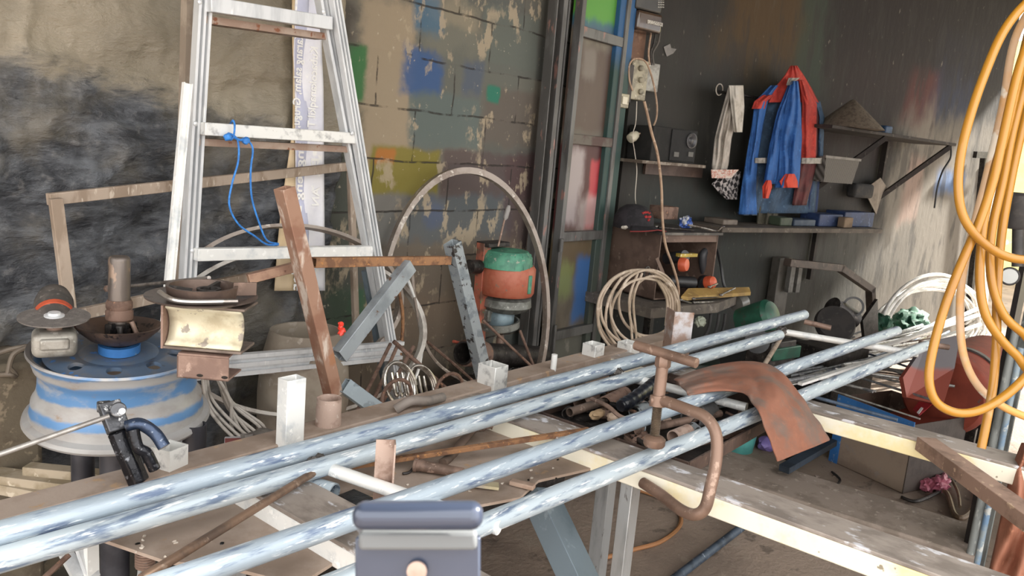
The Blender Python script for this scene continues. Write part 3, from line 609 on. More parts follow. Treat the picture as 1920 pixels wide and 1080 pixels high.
for (x, y) in ((366, 232), (660, 250), (374, 4), (606, 22), (360, 470)): MB().lathe(L(x, y, YL-.038), [(.006, 0), (.006, .003), (.003, .005)], axis=(0, -1, 0), n=12).build('rivet', alu, lad)
rp = MB(); ys = YL-.055
rp.tube(cr([L(432, 232, YL+.0), L(437, 226, ys), L(440, 236, ys), L(438, 255, ys), L(432, 262, ys), L(428, 250, ys), L(445, 262, ys), L(447, 300, ys), L(435, 345, ys), L(430, 385, ys), L(447, 420, ys), L(478, 443, ys), L(500, 458, ys), L(522, 459, ys)], 8), .0026, 8)
rp.tube(cr([L(522, 457, ys), L(500, 450, ys), L(485, 415, ys), L(472, 370, ys), L(470, 320, ys), L(474, 280, ys), L(464, 262, ys), L(460, 258, ys)], 8), .0026, 8)
for (x, y) in ((427, 257), (461, 264)): rp.blob(L(x, y, ys), .011, .009, .010, x, .2, 2, 4)
rp.tube(cr([L(436, 256, ys), L(448, 262, ys), L(456, 262, ys), L(462, 258, ys)], 5), .0034, 8)
rp.build('blue_rope', M('blue nylon rope', '#2f74bf', '#3d8bdd', None, .6, 0, 60), label='thin blue rope knotted to the middle rung of the ladder', cat='rope')
q0, q1 = L(349, 156, 1.87), L(317, 508, 1.84); MB().chan(q0, foot(q0, q1, .02), .022, .012, .002, (0, -1, 0)).build('metal_strip', white_steel, label='bright metal strip leaning left of the ladder stile', cat='metal strip')
# ------------------------------------------------------------------ banner with mirrored writing
YB = 2.155
ban = thing('vinyl_banner', 'narrow folded white vinyl banner with mirrored lettering hanging behind the ladder', 'banner', PY(575, 545, YB))
xs0 = [(548, -40), (548, 60), (550, 120), (549, 240), (540, 300), (528, 380), (520, 460), (514, 545)]
def bx(ed, y):
    for (xa_, ya), (xb_, yb) in zip(ed, ed[1:]):
        if ya <= y <= yb: return xa_+(xb_-xa_)*(y-ya)/(yb-ya)
    return ed[-1][0]
ce = [(553, -40), (552, 60), (550, 100), (553, 230), (556, 550)]
re_ = [(600, -40), (603, 100), (606, 160), (607, 300), (609, 550)]
def strip(eL, eR, off, n=12):
    rows = []
    for j in range(50):
        y = -38+583*j/49; r = []
        for i in range(n+1):
            x = bx(eL, y)+(bx(eR, y)-bx(eL, y))*i/n
            r.append(PY(x, y, YB-off-.006*math.sin(i/n*PI*1.0)-.003*math.sin(y*.03+i*.6)))
        rows.append(r)
    return MB().grid(rows)
o = strip(ce, re_, .006).build('sheet', M('white vinyl', '#eeedf3', '#dcdce8', '#f8f7f6', .5, 0, 4), ban); o.modifiers.new('t', 'SOLIDIFY').thickness = .0015
o = strip(xs0, ce, .002, 4).build('backing', M('cream backing paper', '#e0c9a6', '#d2b78f', None, .7, 0, 4), ban); o.modifiers.new('t', 'SOLIDIFY').thickness = .0015
ev = M('pale purple print', '#b9bbd2', '#c3c5da', None, .5, 0, 4)
o = strip([(x+2, y) for x, y in ce], [(x+.52*(607-x), y) for x, y in ce], .0075, 4).build('printed_band', ev, ban); o.modifiers.new('t', 'SOLIDIFY').thickness = .0008
def text_mesh(name, s_, size, mtx, mt, parent, depth=.0006):
    cu = bpy.data.curves.new(name, 'FONT'); cu.body = s_; cu.size = size; cu.extrude = depth; cu.offset = size*.02; cu.resolution_u = 2
    to = bpy.data.objects.new(name, cu); COL.objects.link(to); bpy.context.view_layer.update()
    me = bpy.data.meshes.new_from_object(to); bpy.data.objects.remove(to); bpy.data.curves.remove(cu)
    o = bpy.data.objects.new(name, me); COL.objects.link(o); me.materials.clear(); me.materials.append(mt)
    L_ = origin(parent) if parent else V3(0, 0, 0)
    me.transform(Matrix.Translation(-L_) @ mtx); o.parent = parent
    return o
txm = M('white print', '#f6f5f3', None, None, .5, 0, 4, bump=0)
def col_text(s_, px, y0, y1, off):
    a_ = PY(px, y0, YB-off); b_ = PY(px+(y1-y0)*.012, y1, YB-off); ln = (b_-a_).length
    cu = bpy.data.curves.new('x', 'FONT'); cu.body = s_; cu.size = 1; to = bpy.data.objects.new('x', cu); COL.objects.link(to); bpy.context.view_layer.update(); w = to.dimensions.x; bpy.data.objects.remove(to)
    sz = .040; xd = V3(0, 0, -1)*(ln/(w*sz)); yd = V3(-1, 0, 0); zd = V3(0, 1, 0)
    m = Matrix.Translation(a_) @ Matrix((xd, yd, zd)).transposed().to_4x4()
    text_mesh('lettering', s_, sz, m, txm, ban)
col_text('Karang salam, Grugu,', 568, 62, 238, .0165); col_text('angkeng Babakan, Jer', 570, 268, 540, .0165)
col_text('Kubacokanaqkil T', 596, 88, 238, .0165); col_text('.: BI', 598, 270, 320, .0165); col_text('AN', 599, 352, 385, .0165)
# ------------------------------------------------------------------ wooden frame behind the ladder
wf_ = thing('wooden_frame', 'thin rectangular tan frame leaning against the tarpaulin behind the ladder', 'frame', PY(350, 590, 2.08))
MB().bar(PY(90, 374, 1.98), PY(652, 312, 2.12), .018, .028).build('rail', tanw, wf_, bevel=.002)
MB().bar(PY(104, 372, 1.965), PY(132, 592, 1.965), .028, .018, (0, -1, 0)).build('post', tanw, wf_, bevel=.002)
MB().bar(PY(135, 592, 1.99), PY(660, 478, 2.12), .018, .028).build('rail', tanw, wf_, bevel=.002)
MB().bar(PY(657, 318, 2.13), PY(668, 640, 2.13), .022, .018, (0, -1, 0)).build('post', tanw, wf_, bevel=.002)
# ------------------------------------------------------------------ welded trestle of box tube
tr = thing('steel_trestle', 'rusty and grey box tube trestle with crossbar and braces behind the bench', 'trestle', PZ(640, 760, .5))
t = NT('peeling brown and white paint'); n1 = t.noise(26, 6, (1, 1, .3)); n2 = t.noise(9, 4)
col = t.mix(t.step(n1, .50, .62), lin('#9d7a66'), lin('#cdbdb0')); col = t.mix(t.step(n2, .55, .68), col, lin('#8c6552')); col = t.mix(t.math('MULTIPLY', t.step(n2, .40, .34), .6), col, lin('#a06a45'))
t.bump(n1, .4, .003); peel = t.end(col, .6, .1)
YT = 1.62
MB().rect(PY(533, 352, YT), PY(625, 740, YT-.02), .036, .04, .003, (0, -1, 0)).build('leg', peel, tr, bevel=.003)
MB().rect(PY(848, 455, YT+.06), PY(909, 712, YT+.06), .042, .042, .003, (0, -1, 0)).build('leg', mottle, tr, bevel=.003)
MB().rect(PY(588, 492, YT+.03), PY(842, 488, YT+.06), .022, .026, .003).build('crossbar', orust, tr, bevel=.002)
MB().rect(PY(465, 523, YT+.10), PY(566, 497, YT+.06), .020, .024, .003).build('crossbar', brownw, tr, bevel=.002)
MB().rect(PY(768, 497, YT+.03), PY(636, 668, YT), .042, .03, .003, (0, -1, 0)).build('brace', M('grey tube with rust stains', '#9ca3a8', '#838a8f', '#6b5547', .45, .3, 11, (.45, .65), (.64, .7)), tr, bevel=.003)
MB().rect(PY(645, 722, YT-.04), PY(738, 790, YT-.09), .04, .03, .003, (0, -1, 0)).build('brace', greyblue, tr, bevel=.003)
pot = PY(574, 618, 1.98)
dr = thing('cement_drum', 'dusty brown cement drum standing behind the rusty trestle leg', 'drum', (pot.x, pot.y, 0))
zt = pot.z
MB().lathe((pot.x, pot.y, 0), [(.12, 0), (.135, .1), (.140, zt-.2), (.134, zt-.10), (.112, zt-.015), (.108, zt), (.100, zt), (.104, zt-.03), (.12, zt-.07)], n=48).build('shell', clay, dr)
# ------------------------------------------------------------------ strip hoops
hm_ = M('dusty grey brown strip', '#9d9289', '#85786e', '#c4bcb3', .5, .2, 10)
def hoop(cx, cy, rx, Y, tilt, w, label, r_=None, sq=1.0, a0=0, a1=360, ty=0, thk=.016, mt=None):
    c = PY(cx, cy, Y); R_ = (PY(cx+rx, cy, Y)-c).length
    u = V3(math.cos(tilt), -math.sin(tilt), 0); v = V3(0, math.sin(ty), math.cos(ty)) * sq; n = u.cross(v).normalized()
    rows = []; N = 72; full = a1-a0 >= 360
    for k in range(N if full else N+1):
        a = math.radians(a0+(a1-a0)*k/N); rr = R_
        d = u*math.cos(a)+v*math.sin(a)
        rows.append([c+d*rr-n*w/2, c+d*rr+n*w/2, c+d*(rr-thk)+n*w/2, c+d*(rr-thk)-n*w/2])
    return MB().grid(rows, closed_u=True, closed_v=full).build('metal_hoop', mt or hm_, label=label, cat='hoop')
hoop(878, 595, 108, 2.05, .35, .035, 'large flat strip hoop standing around the bench drill', sq=1.55, ty=.1)
hoop(560, 560, 170, 2.02, .15, .03, 'wide strip hoop behind the ladder and banner', sq=.62, ty=.35)
hoop(578, 620, 185, 1.99, .2, .026, 'second flatter strip hoop crossing behind the ladder, below the wide one', sq=.62, ty=.4, mt=M('pale strip steel', '#c2bdb6', '#8f857c', None, .45, .2, 8))
# bent flats and rods leaning between trestle and wall
for i, (pts, r, mt, lb_) in enumerate((
    (((772, 500), (778, 560), (795, 640), (830, 690), (905, 735), (960, 780)), .006, hm_, 'long thin curved strip sweeping down from the crossbar to the right'),
    (((763, 520), (790, 600), (788, 680), (765, 740)), .0055, white_steel, 'pale curved rod dropping behind the grey brace'),
    (((745, 530), (755, 590), (752, 650), (740, 720)), .006, orust, 'rusty brown curved rod behind the grey brace'),
    (((800, 640), (860, 690), (920, 745)), .0055, rust, 'thin brown rod crossing low behind the brace'))):
    MB().tube(cr([PY(x, y, 1.92) for x, y in pts], 8), r, 6).build('bent_rod', mt, label=lb_, cat='rod')
for (x0, y0, x1, y1, rr, lb_) in ((732, 645, 690, 730, .006, 'leftmost of the thin rusty rods leaning by the coiled rings'), (745, 648, 706, 738, .006, 'second thin rusty rod leaning by the coiled rings'), (775, 650, 722, 745, .0065, 'rusty rod leaning across the coiled rings from the right'), (738, 640, 852, 742, .007, 'brown rod sloping down right above the coiled rings'), (905, 600, 1000, 690, .005, 'thin dark rod sloping down below the bench drill'), (975, 620, 1002, 690, .005, 'thin dark rod leaning to the right of the bench drill')):
    a_, b_ = PY(x0, y0, 1.80), PY(x1, y1, 1.70); k = a_+(b_-a_)*2.3
    MB().rod(a_, k, rr, 8).build('leaning_rod', rust, label=lb_, cat='rod')
# coiled bright rings
for i, (x, y, rr, lb_) in enumerate(((752, 722, 28, 'left bright coiled ring with parallel bars in it behind the bench edge'), (793, 728, 27, 'right bright coiled ring with parallel bars in it behind the bench edge'))):
    c = PY(x, y, 1.66); u = (PY(x+10, y, 1.66)-c).normalized(); v = V3(0, .35, .94); R_ = (PY(x+rr, y, 1.66)-c).length
    co = thing('coiled_ring', lb_, 'ring', c-V3(0, 0, R_))
    pts = [c+u*math.cos(a)*R_*(1-.05*(a/(2*PI)))+v*math.sin(a)*R_*(1.1-.05*(a/(2*PI)))+V3(0, .006*a/(2*PI), 0) for a in [k*2*PI/30 for k in range(76)]]
    MB().tube(pts, .0052, 10).build('coil', chrome, co)
    for j in range(3):
        s_ = (j-1)*.34*R_; MB().tube(cr([c+u*s_+v*R_*.55+V3(0, .01, 0), c+u*s_-v*R_*.4+V3(0, .01, 0), c+u*(s_+.12*R_)-v*R_*.55+V3(0, .01, 0), c+u*(s_+.25*R_)-v*R_*.4+V3(0, .01, 0)], 4), .0045, 8).build('inner_bar', chrome, co)
for (x, y, rr, lb_) in ((842, 733, 22, 'rusty hooked rod end curling to the right of the coiled rings'), (744, 745, 24, 'rusty hooked rod end curling in front of the left coiled ring')):
    c = PY(x, y, 1.62); u = V3(1, -.1, 0); R_ = (PY(x+rr, y, 1.62)-c).length
    MB().tube([c+u*math.cos(a)*R_+V3(0, 0, 1)*math.sin(a)*R_ for a in [math.radians(-30+k*12) for k in range(20)]], .0055, 8).build('hooked_rod', rust, label=lb_, cat='rod')
rf = MB(); c = PY(640, 618, 1.6)
for i in range(4): rf.blob(c+V3(.006*math.sin(i*2), 0, .008*i-.01), .008, .006, .008, i, .4, 2, 5)
rf.build('red_plastic_flower', M('bright red plastic', '#e0402f', None, None, .4, 0, 5), label='small bright red plastic scrap on the grey brace', cat='plastic scrap')
# ------------------------------------------------------------------ bench drill
YD = 2.02
dl = thing('bench_drill', 'orange and green bench drill with grey chuck in front of the block wall', 'drill', PY(925, 690, YD))
dor = M('chipped orange red paint', '#a9614a', '#a2553f', '#7a6a5f', .5, .1, 20, (.45, .6), (.62, .7))
dgr = M('drill green plastic', '#4f8f74', '#3f7560', '#8c9484', .5, 0, 16)
cst = M('grey cast metal', '#7d7f7a', '#646560', '#9b9c96', .5, .4, 20)
def dc(px, py_, y=YD): return PY(px, py_, y)
c = dc(948, 545); up = V3(.0, 0, 1)
wd = lambda px: (dc(948+px, 500)-dc(948, 500)).length
MB().lathe(c, [(wd(31), -.012), (wd(33), .0), (wd(33), .098), (wd(30), .112)], n=36).build('motor_housing', dor, dl)
b = MB(); b.lathe(dc(948, 500), [(wd(31), 0), (wd(30), .045), (wd(25), .068), (wd(10), .074)], n=36)
for k in range(18): a = k*2*PI/18; b.bar(dc(948, 500)+V3(math.cos(a)*wd(31), math.sin(a)*wd(31), .006), dc(948, 500)+V3(math.cos(a)*wd(28), math.sin(a)*wd(28), .058), .004, .004)
b.build('fan_cap', dgr, dl)
MB().box(c+V3(.004, -wd(33), .045), .02, .01, .075).build('green_stripe', dgr, dl, bevel=.003)
MB().lathe(dc(948, 575), [(wd(14), -.025), (wd(24), -.012), (wd(30), .008), (wd(29), .038), (wd(20), .055)], n=32).build('gear_case', cst, dl)
MB().lathe(dc(938, 606), [(wd(15), -.02), (wd(16), -.01), (wd(16), .04), (wd(13), .055)], n=24).build('neck', M('blue grey cast metal', '#6f8189', '#5d6c73', None, .45, .3, 14), dl)
MB().pipe(dc(936, 612), dc(936, 600), wd(24), .008, 28).build('clamp_ring', cst, dl)
MB().lathe(dc(936, 660), [(.004, 0), (.009, .015), (.012, .03), (.016, .034), (.016, .06), (.012, .075)], n=20).build('chuck', dust_steel, dl)
MB().rod(dc(936, 690), dc(936, 655), .005).build('bit', dark, dl)
MB().rect(dc(908, 455, YD+.05), dc(896, 640, YD+.05), .045, .04, .003, (0, -1, 0)).build('column', M('orange green column paint', '#a9604c', '#6a4a3e', '#2f7f5a', .5, .1, 14, (.45, .6), (.6, .66)), dl, bevel=.002)
MB().box(dc(925, 457, YD+.04), .13, .07, .018).build('top_bracket', dark, dl, bevel=.003)
MB().box(dc(915, 590, YD+.03), .05, .05, .05).build('slide_block', cst, dl, bevel=.006)
MB().rod(dc(880, 500, YD+.04), dc(898, 500, YD+.04), .028, 24).build('wheel', dark, dl)
MB().rod(dc(934, 462, YD-.02), dc(950, 395, YD-.03), .004).build('lever', dust_steel, dl)
MB().lathe(dc(948, 408, YD-.03), [(.004, -.01), (.010, .0), (.010, .035), (.006, .05)], axis=dc(953, 385, YD-.03)-dc(946, 410, YD-.03), n=14).build('lever_grip', M('grey worn grip', '#8f8b88', '#6c6866'), dl)
MB().rod(dc(850, 640, YD), dc(895, 652, YD), .006).build('feed_handle', redp, dl)
vs = thing('steel_cylinder', 'dark rusty steel cylinder lying below the bench drill', 'cylinder', PY(930, 695, 2.0))
MB().pipe(PY(868, 662, 1.96), PY(1015, 668, 2.02), .045, .006, 28).build('body', dark, vs)
MB().pipe(PY(872, 662, 1.96), PY(905, 664, 1.97), .052, .008, 28).build('end_collar', rust, vs)
sb = MB(); c = PY(940, 705, 1.9); sb.box(c-V3(0, 0, .3), .62, .3, .55); sb.build('scrap_bin', dark, label='dark low steel box heaped behind the bench rail below the drill', cat='box', bevel=.01)
sw = MB(); ww = random.Random(3)
for k in range(160):
    p = PY(880+ww.random()*130, 690+ww.random()*14, 1.85+ww.random()*.12); d = V3(ww.uniform(-1, 1), ww.uniform(-1, 1), ww.uniform(-.3, .6))*.012
    sw.tube([p-d, p+V3(0, 0, .004), p+d], .0012, 4)
sw.build('metal_shavings', M('glittering swarf', '#6d6a68', '#2d2b2a', '#b9b7b4', .3, .8, 60), label='glittering dark metal shavings heaped under the bench drill', cat='shavings', kind='stuff')
# ------------------------------------------------------------------ electrics by the painted column
def bbx(x0, y0, x1, y1, o0, o1):
    xm, ym = (x0+x1)/2, (y0+y1)/2
    u0, u1 = bu(PB(x0, ym, o1)), bu(PB(x1, ym, o1)); z1, z0 = PB(xm, y0, o1).z, PB(xm, y1, o1).z
    return u0, u1, z0, z1
def BX(b, x0, y0, x1, y1, o0, o1):
    u0, u1, z0, z1 = bbx(x0, y0, x1, y1, o0, o1)
    b.box(BW((u0+u1)/2, (o0+o1)/2, (z0+z1)/2), u1-u0, o1-o0, z1-z0, BA); return b
def base_of(x0, y0, x1, y1, o0, o1): u0, u1, z0, z1 = bbx(x0, y0, x1, y1, o0, o1); return BW((u0+u1)/2, (o0+o1)/2, z0)
brd = M('red brown wiring board', '#6d4f3d', '#5d4334', '#80624d', .7, 0, 8)
cream_p = M('grimy cream plastic', '#a39b84', '#857e6c', '#c3bba6', .5, 0, 22)
BX(MB(), 1186, -60, 1216, 118, .003, .02).build('wiring_board', brd, label='narrow red brown wooden board behind the electricity meter', cat='board', bevel=.002)
km = thing('electricity_meter', 'dark electricity meter with brown glass cover and white label strip', 'meter', base_of(1195, -60, 1247, 60, .02, .12))
BX(MB(), 1197, -70, 1246, 22, .02, .11).build('housing', M('dark meter housing', '#33312e', '#3e3b37', None, .4, 0, 10), km, bevel=.008)
BX(MB(), 1196, 22, 1243, 60, .02, .115).build('glass_cover', M('brown smoked cover', '#4a3a2e', '#3b2f27', None, .2, 0, 10, bump=.05, coat=.5), km, bevel=.014, seg=4)
BX(MB(), 1214, 40, 1243, 47, .114, .118).build('label_strip', M('white label', '#b5b0a6', '#5b574f', None, .6, 0, 160, bump=0), km)
b = MB()
for i in range(3):
    for j in range(5): BX(b, 1234+i*4.2, -6+j*4.6, 1237+i*4.2, -4+j*4.6, .108, .113)
b.build('keypad', M('pale keys', '#97948c', None, None, .5, 0, 5, bump=0), km)
eb = thing('socket_board', 'grimy cream socket strip tangled with wires on the back wall', 'socket strip', base_of(1183, 112, 1212, 188, .02, .06))
BX(MB(), 1183, 112, 1214, 188, .02, .06).build('box', cream_p, eb, bevel=.005)
for y in (128, 150, 172): MB().lathe(PB(1200, y, .06), [(.014, 0), (.014, .012), (.010, .016)], axis=BN, n=18).build('socket', M('dirty socket plastic', '#8f8875', '#6b6556'), eb)
BX(MB(), 1212, 118, 1236, 172, .02, .05).build('junction_box', M('grey white box', '#9c9a92', '#7a776f', '#b8b5ad', .5, 0, 18), label='square grey junction box to the right of the socket strip', cat='junction box', bevel=.004)
sw_ = thing('light_switch', 'cream light switch on a dark plate beside the painted column', 'switch', base_of(1156, 172, 1180, 202, .08, .12))
BX(MB(), 1148, 118, 1186, 190, .068, .08).build('dark_plate', M('dark backing plate', '#322c29', '#3e3733'), sw_)
BX(MB(), 1154, 175, 1180, 202, .08, .118).build('switch_body', cream_p, sw_, bevel=.004); BX(MB(), 1168, 181, 1177, 196, .118, .126).build('rocker', M('warm white plastic', '#c9c1ab', None, None, .4, 0, 5, bump=0), sw_, bevel=.002)
def wire(name, pts, r, mt, label, cat='cable', off=.07, n=8, parent=None, **k):
    return MB().tube(cr([PB(p[0], p[1], p[2] if len(p) > 2 else off) for p in pts], 8), r, n).build(name, mt, parent, label=label, cat=cat, **k)
tanc = M('tan dusty flex', '#a58a73', '#8f7560', '#bda58f', .6, 0, 20)
pl = thing('plug_lead', 'tan flex looping from the socket strip to a hanging white plug', 'cable', PB(1186, 268, .12))
wire('lead', [(1186, 170), (1180, 150), (1180, 122), (1192, 110), (1212, 118), (1226, 160), (1232, 210), (1222, 240), (1195, 252)], .0048, tanc, None, None, .10, 8, pl)
MB().lathe(PB(1196, 250, .10), [(.010, 0), (.020, .012), (.026, .035), (.023, .06), (.003, .064)], axis=PB(1176, 264, .10)-PB(1196, 250, .10), n=18).build('plug', M('warm white plastic', '#c9c1ab'), pl)
wire('hanging_wire', [(1194, 190), (1192, 230), (1186, 255), (1190, 285), (1194, 320), (1191, 370), (1197, 400), (1202, 412)], .0022, rub_w, 'thin pale wire hanging down past the plug to the black cap', off=.14)
wire('hanging_cable', [(1208, 190), (1214, 215), (1222, 250), (1233, 290), (1240, 350), (1242, 410), (1248, 460), (1262, 500), (1272, 540), (1270, 575), (1262, 600)], .0062, tanc, 'thick tan cable hanging from the socket strip down to the hose coil', off=.46)
for i, (x0, x1, lb) in enumerate(((1222, 1218, 'pale cable dropping from the meter, leftmost'), (1230, 1222, 'grey cable dropping from the meter, second from the left'), (1238, 1226, 'dark cable dropping from the meter, rightmost'))):
    wire('meter_cable', [(x0, 55), (x0-4, 80), (x1-2, 100), (x1, 122)], .005, [tanc, dark, M('mid grey cable', '#55504a', '#45413c')][i], lb, off=.05)
MB().slab([PB(*p, .004) for p in ((1244, 88), (1252, 84), (1256, 82), (1258, 90), (1268, 92), (1262, 100), (1250, 106), (1247, 98))], BN*.002).build('torn_sticker', M('grey torn sticker', '#77736f', '#65615d'), label='torn grey sticker on the dark back wall right of the meter', cat='sticker', smooth=False)
# speaker on little shelf
sh = thing('small_shelf', 'small brown wall shelf carrying the black speaker', 'shelf', base_of(1205, 306, 1326, 330, .003, .24))
BX(MB(), 1204, 305, 1324, 311, .003, .22).build('board', M('scuffed shelf board', '#5f5348', '#8a8074', '#4a3f37', .7, 0, 14, (.5, .6)), sh, bevel=.002)
BX(MB(), 1210, 311, 1318, 330, .003, .02).build('rail', M('brown shelf rail', '#4c3c35', '#5a483f'), sh)
spk = thing('speaker', 'dark box speaker with round driver standing on the small wall shelf', 'speaker', base_of(1226, 240, 1308, 305, .02, .2))
spm = M('scuffed black cabinet', '#161513', '#1f1d1b', None, .85, 0, 12)
BX(MB(), 1222, 240, 1306, 305, .02, .19).build('cabinet', spm, spk, bevel=.004)
BX(MB(), 1258, 244, 1304, 303, .19, .198).build('front_panel', M('black front panel', '#0e0e0f', '#141415', None, .8), spk, bevel=.002)
MB().lathe(PB(1296, 264, .198), [(.040, 0), (.040, .006), (.034, .008), (.020, .0), (.012, .006), (.001, .008)], axis=BN, n=30).build('driver', M('dark grey cone', '#3f3e40', '#525154', None, .4, .3), spk)
for x in (1264, 1291): BX(MB(), x, 285, x+9, 294, .198, .203).build('terminal', M('grey terminal', '#55534f'), spk)
# ------------------------------------------------------------------ clothes on the rail
def drape(levels, off, thick, folds, ph=0, n=34, m=30, f=PB, amp=.5, dr=.0):
    rows = []; L0 = levels
    def at(y):
        for a, b in zip(L0, L0[1:]):
            if a[0] <= y <= b[0]:
                t_ = (y-a[0])/(b[0]-a[0]); t_ = t_*t_*(3-2*t_) if False else t_
                return a[1]+(b[1]-a[1])*t_, a[2]+(b[2]-a[2])*t_
        return L0[-1][1:]
    for j in range(n):
        y = L0[0][0]+(L0[-1][0]-L0[0][0])*j/(n-1); xl, xr = at(y); r = []
        s_ = (xr-xl)*.0
        for i in range(m):
            u = i/(m-1); e = math.sin(PI*u)**.5 if 0 < u < 1 else 0
            o_ = off+thick*e*(.55+amp*.45*math.sin(2*PI*folds*u+ph+y*.012+.7*math.sin(y*.03+ph)+2.2*noise.noise(Vector((u*2.5, y*.012, ph*3)))))+thick*.35*noise.noise(Vector((u*4, y*.025, ph*5+1)))*e+.006*noise.noise(Vector((u*5, y*.04, ph)))*e
            yy = y + dr*math.sin(PI*u)*(j/(n-1))
            r.append(f(xl+(xr-xl)*u, yy, o_))
        for i in range(3, 0, -1): u = i/4; r.append(f(xl+(xr-xl)*u, y, off))
        rows.append(r)
    return MB().grid(rows, closed_u=True, cap=True)
jb = M('royal blue workwear cotton', '#2f5f9f', '#28528c', '#3d6fb0', .85, 0, 16, bump=.25)
jd = M('faded dark blue workwear cotton', '#3a5068', '#2f4257', '#4b637c', .85, 0, 16, bump=.25)
jr = M('orange red workwear cotton', '#b23a2f', '#9c3129', '#c84a3a', .85, 0, 16, bump=.25)
jm_ = M('maroon faded cotton', '#5e2f2f', '#4c2829', None, .85, 0, 14, bump=.2)
jst = M('grey reflective band', '#8f8a82', '#75716a', None, .5, 0, 30)
hr = MB(); hr.rod(PB(1348, 172, .10), PB(1440, 186, .10), .009, 12); hr.build('clothes_rail', dark, label='dark horizontal rail the towel and jacket hang from', cat='rail')
MB().tube([PB(1349, 168, .10)+BD*.028*math.cos(a)+V3(0, 0, .03*math.sin(a)) for a in [k*PI/10 for k in range(20)]], .003, 8, closed=True).build('wire_ring', rub_w, label='small pale wire ring hooked on the left end of the rail', cat='ring')
jk = thing('work_jacket', 'blue and orange red work jacket hanging from the wall rail', 'jacket', PB(1465, 400, .1))
drape([(150, 1478, 1500), (175, 1448, 1522), (205, 1428, 1536), (300, 1418, 1542), (345, 1400, 1532), (400, 1382, 1528)], .10, .05, 3.5, .4).build('back_panel', jd, jk, ang=180)
drape([(205, 1500, 1538), (300, 1498, 1534), (385, 1485, 1512)], .155, .03, 2, .9).build('maroon_front', jm_, jk, ang=180)
drape([(123, 1482, 1495), (140, 1472, 1507), (165, 1452, 1522), (192, 1440, 1536)], .158, .03, 3, .2).build('yoke', jr, jk, ang=180)
drape([(160, 1444, 1462), (190, 1415, 1440), (230, 1410, 1432), (300, 1398, 1421), (350, 1390, 1418), (402, 1384, 1420)], .15, .05, 1.2, .8).build('sleeve', jb, jk, ang=180)
drape([(178, 1430, 1452), (190, 1414, 1438), (204, 1409, 1434)], .165, .045, 1.2, .8).build('shoulder_patch', jr, jk, ang=180)
drape([(152, 1482, 1497), (200, 1472, 1502), (260, 1462, 1504), (330, 1458, 1500), (352, 1452, 1497)], .20, .055, 2.2, .3).build('sleeve', jb, jk, ang=180)
drape([(160, 1477, 1486), (210, 1457, 1477), (270, 1443, 1464), (345, 1431, 1462)], .19, .045, 1.5, 1.3).build('hanging_fold', jb, jk, ang=180)
drape([(150, 1498, 1508), (195, 1504, 1532), (250, 1502, 1531), (300, 1502, 1530)], .185, .03, 1.5, 1.1).build('front_facing', jr, jk, ang=180)
drape([(326, 1472, 1490), (340, 1461, 1496), (352, 1466, 1496)], .232, .04, 1, .1).build('cuff', M('bright orange red cotton', '#cf4b36', '#bf402f', None, .85, 0, 16), jk, ang=180)
drape([(338, 1436, 1446), (350, 1429, 1448), (372, 1430, 1441)], .225, .035, 1, .1).build('cuff', M('bright orange red cotton', '#cf4b36'), jk, ang=180)
drape([(296, 1415, 1440), (306, 1415, 1440)], .175, .03, 1, 0).build('reflective_stripe', jst, jk, ang=180)
drape([(296, 1503, 1543), (307, 1502, 1541)], .20, .03, 1.5, 0).build('reflective_stripe', jst, jk, ang=180)
drape([(146, 1478, 1500), (160, 1474, 1482)], .21, .02, 1, 0).build('collar_tape', jst, jk, ang=180)
drape([(190, 1522, 1538), (220, 1530, 1546), (300, 1530, 1543), (330, 1530, 1541)], .15, .03, 1, .5).build('side_panel', jd, jk, ang=180)
tw = thing('towel', 'dirty pale towel with orange marks hanging on the rail left of the jacket', 'towel', PB(1360, 340, .1))
twm = M('grimy pale terry', '#b8b0a6', '#a29a90', '#c48d6c', .95, 0, 16, (.45, .6), (.68, .72), bump=.5)
drape([(164, 1365, 1394), (200, 1355, 1386), (260, 1340, 1372), (310, 1334, 1366), (334, 1335, 1358)], .115, .05, 2.5, .7).build('long_side', twm, tw, ang=180)
drape([(160, 1366, 1394), (200, 1370, 1396), (248, 1376, 1392)], .17, .04, 1.5, 1).build('short_side', M('pale terry', '#c2bcb2', '#aea79c', None, .95, 0, 20, bump=.5), tw, ang=180)
drape([(318, 1333, 1386), (334, 1334, 1372)], .168, .012, 3, .7).build('printed_hem', M('red printed hem', '#b98a7c', '#c9bfb5', '#a8483a', .9, 0, 60, (.45, .5), (.56, .6)), tw, ang=180)
chk = NT('black and white checked cloth'); ck = chk.n.new('ShaderNodeTexChecker'); chk.l.new(chk.mapv((1, 1, 1), (0, .6, .2)), ck.inputs[0]); ck.inputs['Scale'].default_value = 38
ck.inputs[1].default_value = lin('#a9a2a0'); ck.inputs[2].default_value = lin('#252325'); chk.end(ck.outputs[0], .9)
drape([(322, 1356, 1390), (345, 1334, 1388), (362, 1348, 1384), (374, 1362, 1384)], .10, .03, 3, .2).build('checked_cloth', chk.m, label='black and white checked cloth hanging below the towel', cat='cloth', ang=180)
drape([(330, 1400, 1424), (360, 1390, 1420), (404, 1388, 1420)], .115, .05, 2, .2).build('denim_trousers', M('faded denim', '#47566a', '#3a4757', '#5b6b7f', .9, 0, 18), label='faded denim trousers hanging under the left jacket sleeve', cat='trousers', ang=180)
drape([(335, 1424, 1470), (380, 1420, 1462), (428, 1418, 1456)], .09, .05, 2.5, 1.2).build('olive_trousers', M('olive grey cotton', '#4c483c', '#3d3a31', '#605b4c', .9, 0, 18), label='olive grey trousers hanging under the jacket cuffs', cat='trousers', ang=180)
drape([(330, 1512, 1538), (370, 1508, 1535), (402, 1506, 1532)], .08, .04, 1.5, .2).build('navy_cloth', M('navy cotton', '#24365c', '#1d2b49', None, .9, 0, 18), label='navy cloth hanging right of the maroon jacket front', cat='cloth', ang=180)
